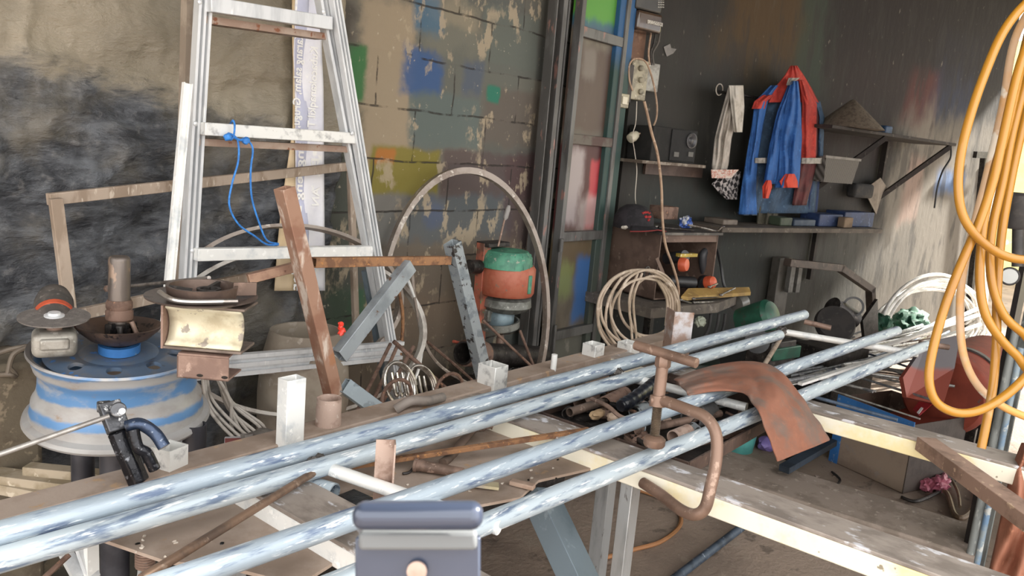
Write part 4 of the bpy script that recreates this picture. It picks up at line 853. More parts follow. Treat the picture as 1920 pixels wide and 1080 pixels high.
# ------------------------------------------------------------------ shelves right of the jacket
ush = thing('bracket_shelf', 'dark bracket shelf high on the back wall right of the jacket', 'shelf', PB(1790, 275, .3))
dsm = M('sooty shelf timber', '#332c28', '#282321', '#4a433d', .8, 0, 10)
u0 = bu(PB(1556, 239, .3)); u1 = bu(PB(1790, 266, .3)); zs = PB(1700, 258, .3).z
MB().box(BW((u0+u1)/2, .165, zs), u1-u0, .30, .02, BA).build('board', dsm, ush, bevel=.003)
for px in (1660, 1783):
    u = bu(PB(px, 262, .3)); MB().bar(BW(u, .30, zs-.02), BW(u-.35, .03, zs-.42), .03, .03).build('diagonal', dsm, ush); MB().bar(BW(u-.35, .03, zs-.02), BW(u-.35, .03, zs-.52), .03, .04, BN).build('upright', dsm, ush)
ht_ = BW(bu(PB(1588, 225, .2)), .222, zs+.012)
MB().lathe(ht_, [(.205, .0), (.20, .006), (.10, .095), (.02, .165), (.002, .175)], n=48).build('conical_hat', M('woven tan hat', '#6f6355', '#5c5145', '#83776a', .85, 0, 40, bump=.4), label='conical woven hat lying on the bracket shelf', cat='hat')
BX(MB(), 1660, 236, 1674, 256, .12, .2).build('blue_rag', M('dull blue cloth', '#2f4a6b', '#253c57'), label='small dull blue bundle at the middle of the bracket shelf', cat='bundle', bevel=.01)
sk = MB(); c0 = PB(1566, 318, .12)
u0, u1, z0, z1 = bbx(1538, 296, 1602, 343, .06, .2)
bk_ = thing('wicker_basket', 'dusty slatted basket under the bracket shelf', 'basket', BW((u0+u1)/2, .13, z0))
b = MB(); b.slab([BW(u0+.03, .05, z0), BW(u1-.03, .05, z0), BW(u1-.02, .20, z0), BW(u0+.02, .20, z0)], V3(0, 0, .01))
for o_ in (.05, .21): b.slab([BW(u0+.03, o_, z0), BW(u1-.03, o_, z0), BW(u1, o_+.01, z1), BW(u0, o_+.01, z1)], BN*.006)
for s_, uu in ((1, u0), (-1, u1)): b.slab([BW(uu+s_*.03, .05, z0), BW(uu+s_*.03, .21, z0), BW(uu, .22, z1), BW(uu, .05, z1)], BD*.006*s_)
bm_ = NT('woven slats'); ww_ = bm_.n.new('ShaderNodeTexWave'); bm_.l.new(bm_.mapv((1, 1, 1)), ww_.inputs[0]); ww_.inputs['Scale'].default_value = 26; ww_.inputs['Distortion'].default_value = .5
bm_.end(bm_.mix(ww_.outputs[1], lin('#3b3732'), lin('#75706a')), .8); b.build('basket_body', bm_.m, bk_)
b = MB(); b.bar(BW(u0-.01, .22, z1), BW(u1+.01, .22, z1), .02, .015); b.build('rim', M('pale basket rim', '#77726b', '#67625b'), bk_)
def paperish(pts, name, mt, label, cat, off=.05):
    P = [PB(x, y, o_) for x, y, o_ in pts]; MB().slab(P, BN*.004).build(name, mt, label=label, cat=cat, smooth=False)
paperish([(1619, 356, .05), (1650, 333, .08), (1663, 352, .05), (1650, 375, .05), (1642, 402, .06)], 'cardboard_flap', M('grey brown cardboard', '#857b6f', '#766c61', None, .9, 0, 8), 'bent grey brown cardboard flap hanging under the bracket shelf', 'cardboard')
BX(MB(), 1604, 345, 1640, 372, .03, .10).build('dark_bundle', charcoal, label='dark cloth bundle hanging left of the cardboard flap', cat='bundle', bevel=.02, seg=3)
wire('hanging_black_cable', [(1783, 270), (1782, 296), (1768, 320), (1758, 350), (1752, 390)], .007, black, 'short black cord hanging from the right end of the bracket shelf', off=.10)
lsh = thing('lower_shelf', 'long dark lower shelf on the back wall below the hanging clothes', 'shelf', PB(1500, 440, .28))
u0 = bu(PB(1352, 428, .28)); u1 = bu(PB(1652, 436, .28)); zs2 = PB(1500, 432, .28).z
MB().box(BW((u0+u1)/2, .15, zs2), u1-u0, .28, .028, BA).build('board', M('dusty shelf plank', '#5a5148', '#4a423b', '#6d645a', .8, 0, 10), lsh, bevel=.003)
MB().bar(BW(u1-.35, .03, zs2-.01), BW(u1-.35, .03, zs2-.36), .03, .03, BN).build('upright', dsm, lsh)
def on_shelf(name, x0, x1, ytop, mt, label, cat, o0=.06, o1=.2, zs=None, bev=.006):
    u0 = bu(PB(x0, 415, o1)); u1 = bu(PB(x1, 415, o1)); z1 = PB((x0+x1)/2, ytop, o1).z; z0 = zs2+.0145
    return MB().box(BW((u0+u1)/2, (o0+o1)/2, (z0+z1)/2), u1-u0, o1-o0, max(.02, z1-z0), BA).build(name, mt, label=label, cat=cat, bevel=bev)
nb = M('dark blue box card', '#22355c', '#1c2c4d', '#3c4f73', .6, 0, 12)
on_shelf('cardboard_box', 1536, 1580, 402, nb, 'dark blue box standing on the lower shelf left of the larger blue box', 'box')
on_shelf('cardboard_box', 1583, 1638, 398, nb, 'larger dark blue box at the right end of the lower shelf', 'box')
on_shelf('plank_offcut', 1357, 1384, 412, M('grey brown timber', '#6c6157', '#5b5149'), 'grey brown timber offcut at the left end of the lower shelf', 'timber')
on_shelf('tool_tray', 1490, 1530, 412, M('blue grey tool tray', '#2c3a4c', '#3f4b59'), 'low blue grey tray on the lower shelf under the maroon cloth', 'tray')
on_shelf('paper_bag', 1584, 1600, 408, card, 'small crumpled brown paper bag in front of the larger blue box', 'paper bag', .21, .26)
on_shelf('green_pouch', 1464, 1486, 408, M('dull green cloth', '#3a4433', '#2e372a'), 'dull green pouch on the lower shelf right of the olive trousers', 'pouch')
# ------------------------------------------------------------------ cabinet with cap and power tools
CO = .40
uc = bu(PB(1240, 440, CO)); ur = bu(PB(1348, 436, CO)); zt = PB(1240, 440, CO).z; zb = PB(1230, 562, CO).z
cab = thing('steel_cabinet', 'brown open fronted sheet steel box on the back wall under the black cap', 'cabinet', BW((uc+ur)/2, CO/2, zb))
MB().slab([BW(uc, .01, zb), BW(uc, CO, zb), BW(uc, CO, zt), BW(uc, .01, zt)], BD*.006).build('side_panel', brownbox, cab)
MB().slab([BW(ur, .01, zb), BW(ur, CO, zb), BW(ur, CO, zt), BW(ur, .01, zt)], -BD*.006).build('side_panel', brownbox, cab)
MB().slab([BW(uc, .01, zb), BW(ur, .01, zb), BW(ur, CO, zb), BW(uc, CO, zb)], V3(0, 0, .006)).build('bottom_panel', brownbox, cab)
MB().slab([BW(uc, .01, zb), BW(ur, .01, zb), BW(ur, .01, zt), BW(uc, .01, zt)], BN*.006).build('back_panel', M('dark brown inside sheet', '#54403a', '#453530'), cab)
MB().slab([BW(uc-.01, .01, zt), BW(ur+.01, .01, zt), BW(ur+.01, CO+.02, zt), BW(uc-.01, CO+.02, zt)], V3(0, 0, .012)).build('top_panel', M('dusty dark top', '#4a4642', '#6d6861', '#35322f', .7, .1, 10, (.5, .6)), cab)
MB().bar(BW(uc+.02, CO-.01, zt-.02), BW(ur-.01, CO-.01, zt-.02), .02, .035).build('front_rail', brownbox, cab)
zz = zt+.012
cp = thing('baseball_cap', 'black cap with red embroidery lying on the steel cabinet', 'cap', BW(uc+.05, .22, zz))
cc = V3(0, 0, 0)+BW(bu(PB(1190, 400, .25)), .25, zz)
b = MB(); b.lathe(cc, [(.098, 0), (.100, .02), (.096, .055), (.078, .09), (.045, .112), (.002, .118)], n=40); b.build('crown', M('black cotton', '#1d1b1e', '#29262a', None, .9, 0, 30), cp)
rows = []
for j in range(5):
    r = .095+.065*j/4; rows.append([cc+(BN*math.cos(a)+BD*math.sin(a))*r+V3(0, 0, .022-.010*(j/4)-.02*abs(math.sin(a))*(j/4)) for a in [math.radians(-50+100*i/20) for i in range(21)]])
o = MB().grid(rows).build('visor', M('black cotton', '#1d1b1e'), cp); o.modifiers.new('t', 'SOLIDIFY').thickness = .004
b = MB(); b.tube([cc+(BN*math.cos(a)+BD*math.sin(a))*.162+V3(0, 0, .012-.02*abs(math.sin(a))) for a in [math.radians(-50+100*i/20) for i in range(21)]], .003, 6); b.build('red_piping', M('dull red trim', '#7a2a28', None, None, .8, 0, 5, bump=0), cp)
b = MB(); rr_ = random.Random(5)
for (uu, vv) in ((-.03, .082), (-.012, .086), (.006, .086), (.024, .082), (-.018, .066), (.0, .066), (.016, .066), (.0, .052)):
    r = .098 if vv < .06 else .098-(vv-.055)*.62; p = cc+BN*r*math.cos(uu*9)+BD*r*math.sin(uu*9)+V3(0, 0, vv); b.blob(p, .010, .006, .007, uu*50, .3, 2, 4)
b.build('embroidery', M('red embroidery', '#a12c2c', '#7f2424', None, .8, 0, 60), cp)
def topitem(x, y, off): return BW(bu(PB(x, y, off)), off, zz)
MB().rod(topitem(1236, 412, .36)+V3(0, 0, .018), topitem(1300, 432, .42)+V3(0, 0, .014), .007, 10).build('steel_rod', dark, label='dark rod lying across the cabinet top behind the bright wrench', cat='rod')
b = MB(); b.tube(cr([PB(1290, 422, .44), PB(1320, 428, .44), PB(1343, 433, .44), PB(1353, 426, .44), PB(1358, 426, .44)], 5), .005, 8)
b.build('bent_wrench', chrome, label='bright cranked wrench lying along the front of the cabinet top', cat='wrench')
b = MB(); b.blob(topitem(1288, 400, .3)+V3(0, 0, .035), .03, .03, .035, 3, .3, 3, 3); b.build('blue_tin', M('blue silver wrapper', '#35549c', '#c2c6cc', '#22252c', .35, .2, 30, (.5, .55)), label='small crumpled blue and silver wrapper on the cabinet top', cat='wrapper')
b = MB(); BX(b, 1244, 388, 1272, 412, .15, .25); b.build('rust_tin', rust, label='rusty square tin on the cabinet behind the rod', cat='tin', bevel=.004)
for i, (x, y) in enumerate(((1172, 414), (1232, 416), (1222, 411))): MB().blob(topitem(x, y, .3)+V3(0, 0, .008), .018, .014, .009, i, .3, 2, 3).build('crumpled_paper', paper, label=['scrap of pale paper at the left of the cap', 'scrap of pale paper right of the cap, nearer the cable', 'scrap of pale paper tucked against the right of the cap'][i], cat='paper scrap')
zi = zb+.006
def pt(name, label, x, y, parts, off):
    t_ = thing(name, label, 'power tool', BW(bu(PB(x, y, off)), off, zi)); return t_
dr2 = thing('cordless_drill', 'dark grey drill with orange end lying in the right of the cabinet', 'drill', PB(1325, 545, .40))
dgp = M('dark grey tool plastic', '#3b3b3e', '#2d2d30', None, .5, 0, 12)
def PBt(x, y, o_=.38): return PB(x, y, o_)
MB().rod(PBt(1325, 535), PBt(1322, 520, .30), .045, 20, .04).build('body', dgp, dr2)
MB().lathe(PBt(1326, 530, .40), [(.034, 0), (.034, .02), (.028, .04), (.012, .05)], axis=BN*.7+V3(0, 0, .2), n=24).build('orange_end', orange, dr2)
MB().tube(cr([PBt(1322, 520, .33), PBt(1318, 490, .33), PBt(1320, 475, .33), PBt(1330, 468, .33)], 5), .022, 10).build('handle', dgp, dr2)
MB().tube(cr([PBt(1345, 468, .30), PBt(1352, 500, .36), PBt(1360, 540, .40), PBt(1385, 545, .43)], 6), .008, 8).build('cord', black, dr2)
g2 = thing('electric_grinder', 'dark grey grinder with orange end lying in the left of the cabinet', 'grinder', PB(1275, 540, .40))
MB().rod(PBt(1250, 485, .25), PBt(1285, 480, .38), .03, 16).build('body', dgp, g2)
MB().lathe(PBt(1276, 496, .38), [(.036, 0), (.036, .02), (.03, .035), (.012, .04)], axis=BN+V3(.3, 0, .1), n=24).build('orange_end', orange, g2)
MB().rod(PBt(1252, 527, .36), PBt(1300, 530, .38), .03, 14).build('lower_body', black, g2)
BX(MB(), 1276, 476, 1308, 482, .36, .39).build('yellow_ruler', M('yellow plastic', '#b39a3c', '#9a8433', '#c9c0a0'), label='yellow plastic strip lying across the tools in the cabinet', cat='plastic strip')
# bent flap hanging from the cabinet side
paperish([(1228, 485, .42), (1233, 482, .42), (1266, 560, .45), (1262, 572, .45)], 'steel_flap', brownbox, 'narrow bent brown steel flap at the cabinet opening', 'flap')
# work shelf with timber and wrenches
WO = .52
us, ue = bu(PB(1222, 577, WO)), bu(PB(1345, 585, WO)); zw = PB(1290, 573, WO).z
ws = thing('work_shelf', 'thick grey board shelf holding wrenches below the steel cabinet', 'shelf', BW((us+ue)/2, WO/2, 0))
wsm = M('dusty thick board', '#6a6259', '#57504a', '#807870', .85, 0, 12)
MB().slab([BW(us-.05, .02, zw-.05), BW(us, WO, zw-.05), BW(ue, WO, zw-.05), BW(ue+.36, .38, zw-.05), BW(ue+.40, .02, zw-.05)], V3(0, 0, .05)).build('board', wsm, ws, bevel=.003)
for uu in (us+.03, ue-.03): MB().bar(BW(uu, .1, 0), BW(uu, .1, zw-.05), .04, .04, (1, 0, 0)).build('leg', dark, ws)
def WS(x, y, dz=0.0, off=.45): p = PB(x, y, off); p.z = max(p.z, zw+dz) if dz else p.z; return p
MB().slab([PB(1277, 555, .5), PB(1290, 540, .42), PB(1405, 538, .42), PB(1408, 548, .46), PB(1290, 557, .5)], V3(0, 0, -.018)).build('timber_offcut', M('yellow brown timber', '#a08248', '#8c7040', '#b59a62', .7, 0, 12), label='yellow brown timber offcut on the work shelf', cat='timber', bevel=.002)
wrn = M('worn tool steel', '#8e8a86', '#5a5653', '#c5c2bd', .3, .6, 30)
for i, (x0, y0, x1, y1, lb) in enumerate(((1276, 562, 1300, 570, 'short bright spanner at the left of the work shelf'), (1302, 567, 1355, 566, 'long bright spanner along the front of the work shelf'), (1330, 538, 1345, 532, 'small bright bolt on the yellow brown timber'), (1352, 553, 1378, 540, 'bright pliers standing over the timber offcut'), (1300, 560, 1360, 556, 'dark file lying behind the long spanner'))):
    p, q = PB(x0, y0, .50), PB(x1, y1, .47); d = (q-p).normalized()
    t_ = thing('spanner' if i < 2 else ['bolt', 'pliers', 'file'][i-2], lb, ['spanner', 'spanner', 'bolt', 'pliers', 'file'][i], p)
    MB().rod(p, q, .0045, 8).build('shaft', wrn if i != 4 else dark, t_); MB().blob(p, .011, .011, .007, i, .05, 2).build('end', wrn, t_)
MB().lathe(PB(1380, 570, .40), [(.045, 0), (.05, .03), (.045, .06), (.02, .07)], axis=BD+V3(0, 0, .2), n=24).build('glass_jar', M('cloudy grey plastic', '#6a6863', '#7b7974', None, .25, 0, 6), label='cloudy grey jar lying at the right of the work shelf', cat='jar')
# coil of pale hose on the work shelf side
hc = MB(); cpx, cpy = 1200, 578; rr_ = random.Random(11)
for (dx, dy, rx, ry) in ((0, 0, 74, 72), (6, -2, 62, 70), (-4, 6, 76, 78), (16, -10, 56, 62), (24, 2, 44, 62), (10, 14, 64, 70)):
    pts = []
    for k in range(40):
        a = 2*PI*k/40; x = cpx+dx+rx*math.cos(a); y = cpy+dy-ry*math.sin(a); pts.append(PB(x, y, .62+.02*math.sin(a*2+dx)))
    hc.tube(pts, .0062, 8, closed=True)
ph = [(1152, 520), (1128, 560), (1122, 610), (1140, 645), (1165, 668)]
for o_, r_ in ((0, 0), (14, 6)): hc.tube(cr([PB(x+o_, y, .63) for x, y in ph], 6), .0062, 8)
for x in (1188, 1196): hc.tube(cr([PB(x+8, 512, .63), PB(x-8, 560, .63), PB(x-4, 620, .63), PB(x, 668, .63)], 6), .0055, 8)
for k in range(5): hc.tube(cr([PB(1225+k*9, 515+k*8, .62), PB(1250+k*5, 560, .62), PB(1248+k*6, 610, .60)], 6), .0062, 8)
hc.build('hose_coil', M('dusty beige hose', '#b3a290', '#9a8975', '#c8b9a8', .6, 0, 8), label='coil of dusty beige hose hanging in front of the cabinet', cat='hose')
MB().tube([PB(1213, 512, .62)+BD*.018*math.cos(a)+V3(0, 0, .028*math.sin(a)) for a in [k*PI/8 for k in range(16)]], .004, 6, closed=True).build('tie_wire', dark, label='dark wire tie gripping the top of the beige hose coil', cat='wire')
# under-shelf clutter
b = MB(); c = PB(1300, 640, .35); b.lathe(V3(c.x, c.y, .0), [(.15, 0), (.16, .25), (.15, .42), (.05, .44)], n=30); b.build('oil_drum', M('dark green black drum', '#20302a', '#2b2b29', '#3d3f3c', .5, .1, 6), label='dark green drum standing under the work shelf', cat='drum')
b = MB(); c = PB(1313, 603, .55); b.blob(c, .03, .025, .025, 2, .2); b.build('rag_ball', M('greenish white rag', '#a9b0a0', '#8a917f'), label='small greenish white knotted rag below the work shelf', cat='rag')
for i, (x, o_) in enumerate(((1325, .50), (1340, .52), (1352, .48))):
    MB().tube(cr([PB(x+8, 588, o_), PB(x+2, 620, o_), PB(x-18, 650, o_), PB(x-50, 662, o_)], 6), .007, 8).build('black_hose', M('dull black hose', '#2b2b2d', '#3c3b3b'), label=['leftmost', 'middle', 'rightmost'][i]+' of the black hoses hanging under the work shelf', cat='hose')
# ------------------------------------------------------------------ machines behind the pipes on the right
GM = thing('green_compressor', 'green motor with dark round end standing behind the loose pipes', 'motor', V3(*PB(1420, 690, .75).to_2d(), 0))
c = PB(1408, 600, .75); MB().lathe(c, [(.02, -.06), (.07, -.05), (.075, .10), (.06, .12), (.02, .13)], axis=-ray(1408, 600)+V3(.9, 0, 0), n=30).build('drum', greenm, GM)
c = PB(1420, 640, .9); MB().lathe(c, [(.02, -.02), (.055, -.01), (.055, .03), (.03, .04)], axis=-ray(1420, 640), n=26).build('end_cap', M('dark grey cap', '#3b3d40', '#4c4e51'), GM)
MB().box(PB(1450, 655, .8), .22, .16, .06, BA).build('base', greenm, GM, bevel=.005)
MB().box(PB(1440, 690, .8), .20, .14, .3, BA).build('stand', dark, GM, bevel=.005)
CS = thing('cutoff_saw', 'dark cut-off saw with round guards behind the pipe ends', 'saw', V3(*PB(1575, 640, .8).to_2d(), 0))
c = PB(1565, 608, .80); MB().lathe(c, [(.02, -.03), (.095, -.025), (.105, 0), (.095, .025), (.02, .03)], axis=-ray(1565, 608)+V3(.7, .1, .1), n=40).build('guard', M('dark grey brown guard', '#2f2b29', '#262322', '#3f3b38', .8, 0, 10), CS)
c = PB(1600, 575, .75); MB().pipe(c, c-ray(1600, 575).normalized()*.03, .055, .012, 30).build('ring_guard', M('black enamel', '#232122', '#383433', None, .3, .2, 10), CS)
MB().rod(PB(1560, 575, .7), PB(1600, 600, .75), .055, 20).build('motor', dark, CS)
MB().box(PB(1560, 660, .75), .4, .2, .1, BA).build('base', dark, CS, bevel=.005)
c = PB(1570, 690, .75); MB().box(V3(c.x, c.y, c.z/2), .4, .2, max(.1, c.z), BA).build('stand', dark, CS)
cf = thing('bent_steel_arm', 'dark angular steel arm bent like a C on the back wall', 'steel arm', PB(1640, 640, .35))
b = MB(); P_ = [PB(1478, 492, .3), PB(1574, 502, .3), PB(1632, 542, .3), PB(1636, 645, .3)]
for p, q in zip(P_, P_[1:]): b.bar(p-(q-p).normalized()*.01, q+(q-p).normalized()*.02, .045, .05, BN)
b.build('arm', M('dark brown steel bar', '#4b3f38', '#3c322d', '#5f534b', .6, .1, 10), cf, bevel=.003)
BX(MB(), 1455, 484, 1478, 600, .02, .08).build('wall_post', M('grey dusty plate', '#57524c', '#49453f'), cf, bevel=.003)
BX(MB(), 1482, 488, 1490, 548, .1, .13).build('side_plate', M('grey steel slat', '#6b6863', '#55524d'), cf); BX(MB(), 1496, 490, 1503, 548, .1, .13).build('side_plate', M('grey steel slat', '#6b6863'), cf)
MB().slab([PB(1612, 600, .5), PB(1640, 560, .5), PB(1642, 660, .5), PB(1618, 650, .5)], BN*.02).build('dark_plate', dark, label='dark steel plate leaning beside the cut-off saw', cat='plate')
# white hose coil
wc = MB(); rr_ = random.Random(4)
for k in range(11):
    cx_, cy_ = 1738+rr_.uniform(-10, 14), 622+rr_.uniform(-6, 10); rx, ry = 88+rr_.uniform(-8, 16), 88+k*2.6-rr_.uniform(0, 14)
    pts = [PB(cx_+rx*math.cos(a)+16*math.sin(a), cy_-ry*math.sin(a)*(1 if math.sin(a) > 0 else .45), .30+.012*k+.03*math.cos(a*2+k)) for a in [2*PI*i/44 for i in range(44)]]
    wc.tube(pts, .0105, 8, closed=True)
for k in range(5): wc.tube(cr([PB(1810, 590+k*9, .35), PB(1840, 570+k*8, .38), PB(1850, 585+k*5, .4)], 5), .010, 8)
wc.build('white_hose_coil', hosew, label='large sunlit coil of white hose against the back wall', cat='hose')
b = MB(); b.blob(PB(1706, 603, .42), .22, .10, .085, 5, .17, 4, 3.4); b.blob(PB(1655, 608, .46), .08, .06, .06, 8, .2, 3, 3); b.build('green_tarp_bundle', green, label='crumpled green plastic bundle inside the white hose coil', cat='bundle')
# ------------------------------------------------------------------ scrap rack of rods beyond the bench
rk = thing('scrap_rack', 'low dark rack under the heap of steel rods beyond the bench', 'rack', V3(4.35, 1.25, 0))  # dark rack put in to fill the darkness below the rods
b = MB(); b.box(V3(4.5, 1.46, .34), 1.25, .62, .06, -.1); b.build('top', oil, rk)
for sx_ in (-.55, .55):
    for sy_ in (-.3, .3): MB().box(V3(4.5+sx_, 1.46+sy_*.8, .155), .06, .06, .31).build('leg', dark, rk)
rr_ = random.Random(21); rods = []
rlab = {0: 'thin steel rod in the heap on the scrap rack'}
steels = [M('bright drawn steel', '#c9c7c3', '#98948f', None, .35, .6, 30), M('dull grey steel rod', '#8d8f92', '#6d6e70', None, .45, .5, 30), rust, M('blue grey steel rod', '#6f7f95', '#5b697c', None, .45, .3, 20)]
for k in range(64):
    x0 = 1395+rr_.random()*300; y0 = 742-(x0-1395)*.18-rr_.random()*62; ln = rr_.uniform(90, 260); sl = rr_.uniform(-.42, -.12) if k % 5 else rr_.uniform(.1, .35)
    z_ = .42+rr_.random()*.06
    p, q = PZ(x0, y0, z_), PZ(min(x0+ln, 1790), y0+sl*ln, z_+rr_.uniform(-.02, .04)); q = p+(q-p)*min(1, 1.3/(q-p).length)
    MB().rod(p, q, rr_.choice((.004, .006, .008, .011)), 8).build('steel_rod', steels[k % 4 if k % 4 != 2 or k % 3 == 0 else 0], label='steel rod lying in the tangled heap on the low scrap rack', cat='rod', group='rods heaped on the scrap rack')
# flat bars toward the sun, near-white steel putting sunlight into their colour
for i, (x0, y0, x1, y1) in enumerate(((1500, 720, 1745, 640), (1640, 655, 1835, 590), (1660, 668, 1838, 608), (1690, 640, 1842, 575), (1560, 700, 1800, 622))):
    MB().bar(PZ(x0, y0, .52), PZ(x1, y1, .56), .022+.006*(i % 2), .012).build('flat_bar', white_steel, label=['sunlit flat bar lying lowest across the rod heap', 'sunlit flat bar running under the end of the loose pipe to the red tank', 'sunlit flat bar just below the others near the red tank', 'topmost sunlit flat bar below the green bundle', 'sunlit flat bar crossing the middle of the rod heap'][i], cat='flat bar')
# ------------------------------------------------------------------ red tank and panel, metal box
rt = thing('red_tank', 'dull red steel tank lying behind the yellow hose', 'tank', V3(*PZ(1800, 800, .25).to_2d(), 0))
ta, tb_ = PD(1850, 735, 3.6), PD(1890, 640, 4.5)
ca = PD(1768, 742, 3.95); cb = ca+sd_*.95+vw*.30
MB().lathe(ca, [(.01, -.03), (.12, -.024), (.18, -.010), (.198, .02), (.202, .05), (.202, .85), (.18, .9), (.01, .93)], axis=cb-ca, n=48).build('shell', redp, rt)
MB().pipe(ca+(cb-ca)*.25, ca+(cb-ca)*.29, .212, .01, 40).build('band', M('grey steel band', '#56504f', '#6a6462'), rt)
for d_ in (.25, .75): q = ca+(cb-ca)*d_; MB().box(V3(q.x, q.y, (q.z-.19)/2), .06, .25, max(.05, q.z-.19)).build('foot', dark, rt)
pp = [PD(1693, 708, 3.62), PD(1738, 642, 3.75), PD(1800, 628, 3.85), PD(1790, 690, 3.75), PD(1768, 760, 3.6), PD(1700, 745, 3.6)]
t = NT('half primed steel panel'); n1 = t.noise(3, 4); sx = t.n.new('ShaderNodeSeparateXYZ'); t.l.new(t.tc.outputs['Object'], sx.inputs[0])
t.end(t.mix(t.step(t.math('ADD', sx.outputs[2], t.math('MULTIPLY', n1, .15)), .20, .23), lin('#9a4a3a'), lin('#6a6468')), .55, .1)
MB().slab(pp, V3(.02, .02, -.01)).build('leaning_steel_sheet', t.m, label='bent steel panel, half red and half grey, leaning on the red tank', cat='panel', smooth=False)
bA, bB_, bC = PZ(1553, 862, 0), PZ(1692, 926, 0), PZ(1752, 842, 0)
ey = (bB_-bA); wd_ = ey.length; ey.normalize(); ex = V3(-ey.y, ey.x, 0); 
if ex.dot(bC-bB_) < 0: ex = -ex
dp_ = .42; _d = (bA-CAM).dot(RW @ V3(0, 0, -1)); zt_ = CAM.z+ray(1571, 737).z*_d*1.0; zt_ = max(.28, min(.42, zt_))
bx_ = thing('metal_crate', 'open brown grey sheet metal crate with a blue top strip on the floor', 'crate', (bA+bB_)/2+ex*.2)
def crate_wall(p, q, nm, mt, tv): return MB().slab([p, q, q+V3(0, 0, zt_), p+V3(0, 0, zt_)], tv*.004).build(nm, mt, bx_)
crate_wall(bA, bB_, 'front_wall', boxgrey, ex); crate_wall(bA+ex*dp_, bB_+ex*dp_, 'rear_wall', brownbox, -ex); crate_wall(bA, bA+ex*dp_, 'side_wall', brownbox, ey); crate_wall(bB_, bB_+ex*dp_, 'side_wall', M('dark brown sheet', '#4e443f', '#423935'), -ey)
MB().slab([bA, bB_, bB_+ex*dp_, bA+ex*dp_], V3(0, 0, .004)).build('floor_panel', brownbox, bx_)
MB().bar(bA+V3(0, 0, zt_-.03)-ex*.004, bB_+V3(0, 0, zt_-.03)-ex*.004+ey*.0, .006, .085, (0, 0, 1)).build('blue_strip', bluep, bx_)
MB().bar(bA-ex*.004+ey*.03, bA-ex*.004+ey*.03+V3(0, 0, zt_-.07), .05, .004, ex).build('blue_strip', bluep, bx_)
b = MB(); b.slab([bA+ex*.25+ey*.08+V3(0, 0, zt_-.10), bB_+ex*.10-ey*.02+V3(0, 0, zt_-.06), bB_+ex*.40-ey*.02+V3(0, 0, zt_-.02), bA+ex*.40+ey*.12+V3(0, 0, zt_-.06)], V3(0, 0, .006)); b.build('red_sheet', redp, label='red sheet scrap lying inside the metal crate', cat='sheet scrap', smooth=False)
b = MB(); b.slab([PZ(1712, 768, .36), PZ(1735, 738, .38), PZ(1752, 742, .38), PZ(1755, 752, .38), PZ(1724, 780, .36)], V3(0, 0, .004)); o = b.build('red_packet', M('red printed packet', '#c2353f', '#b02c38', None, .4, 0, 4), label='bright red packet with white patch on the corner of the metal crate', cat='packet', smooth=False)
b = MB(); b.slab([PZ(1719, 774, .367), PZ(1727, 764, .374), PZ(1731, 766, .374), PZ(1723, 777, .367)], V3(0, 0, .003)); o2 = b.build('white_patch', M('white print', '#eee'), o, smooth=False)
MB().slab([PZ(1741, 738, .37), PZ(1760, 728, .37), PZ(1782, 748, .36), PZ(1780, 760, .36), PZ(1748, 758, .36)], V3(0, 0, .003)).build('grey_card', M('grey paper', '#b3aca0'), label='pale grey card lying beside the red packet', cat='card', smooth=False)
b = MB(); b.blob(PZ(1738, 908, .03), .045, .03, .03, 3, .35, 3, 3); b.blob(PZ(1765, 905, .04), .075, .035, .035, 6, .35, 3, 3); b.build('pink_plastic', pink, label='crumpled pink plastic film on the floor beside the metal crate', cat='plastic film')
for i, (pts, r, mt, lb) in enumerate((([(1745, 910), (1775, 925), (1790, 965), (1810, 968), (1830, 940), (1835, 905)], .012, M('brown rubber hose', '#7b6650', '#6a5745'), 'brown rubber hose looping on the floor by the right posts'),
    ([(1515, 892), (1525, 905), (1560, 912), (1575, 900), (1560, 885)], .006, dark, 'small dark wire loop on the floor in front of the crate'),
    ([(1690, 932), (1715, 940), (1745, 930), (1770, 915)], .008, dark, 'dark hose end on the floor below the pink film'),
    ([(1740, 880), (1775, 890), (1795, 920), (1800, 950)], .007, M('brown rubber hose', '#7b6650'), 'thin brown hose on the floor beside the pink film'))):
    MB().tube(cr([PZ(x, y, .015) for x, y in pts], 7), r, 8).build('floor_hose', mt, label=lb, cat='hose')
MB().rod(PZ(1245, 1100, .03), PZ(1500, 905, .03), .016, 14).build('floor_pipe', M('blue black weathered pipe', '#485463', '#2f3946', '#8792a0', .5, .2, 16), label='blue black pipe lying diagonally on the floor under the cream beams', cat='pipe')
MB().bar(PZ(1470, 880, .10), PZ(1560, 828, .14), .05, .03).build('dark_tube', M('slate blue tube', '#39434f', '#2c343d', None, .45, .2, 10), label='slate blue box tube lying behind the suede cloth', cat='tube')
oc = [(1060, 1068), (1120, 1050), (1190, 1030), (1240, 1015), (1275, 985), (1270, 955), (1235, 932), (1195, 918)]
MB().tube(cr([PZ(x, y, .01) for x, y in oc], 8), .0085, 8).build('orange_cable', M('orange brown flex', '#a8764f', '#96683f', None, .55, 0, 6), label='orange brown cable looping on the floor behind the bench leg', cat='cable')
c = PZ(1383, 842, 0); bk2 = MB(); bk2.lathe(c, [(.075, 0), (.095, .17), (.10, .175), (.10, .18), (.092, .18), (.072, .006), (.001, .006)], n=36); bk2.build('plastic_bucket', teal, label='teal plastic bucket on the floor beyond the bench', cat='bucket')
MB().blob(PZ(1440, 832, .03), .065, .05, .035, 4, .15, 3, 2).build('purple_bag', purple, label='purple plastic bag on the floor right of the teal bucket', cat='bag')
gsk = random.Random(9)
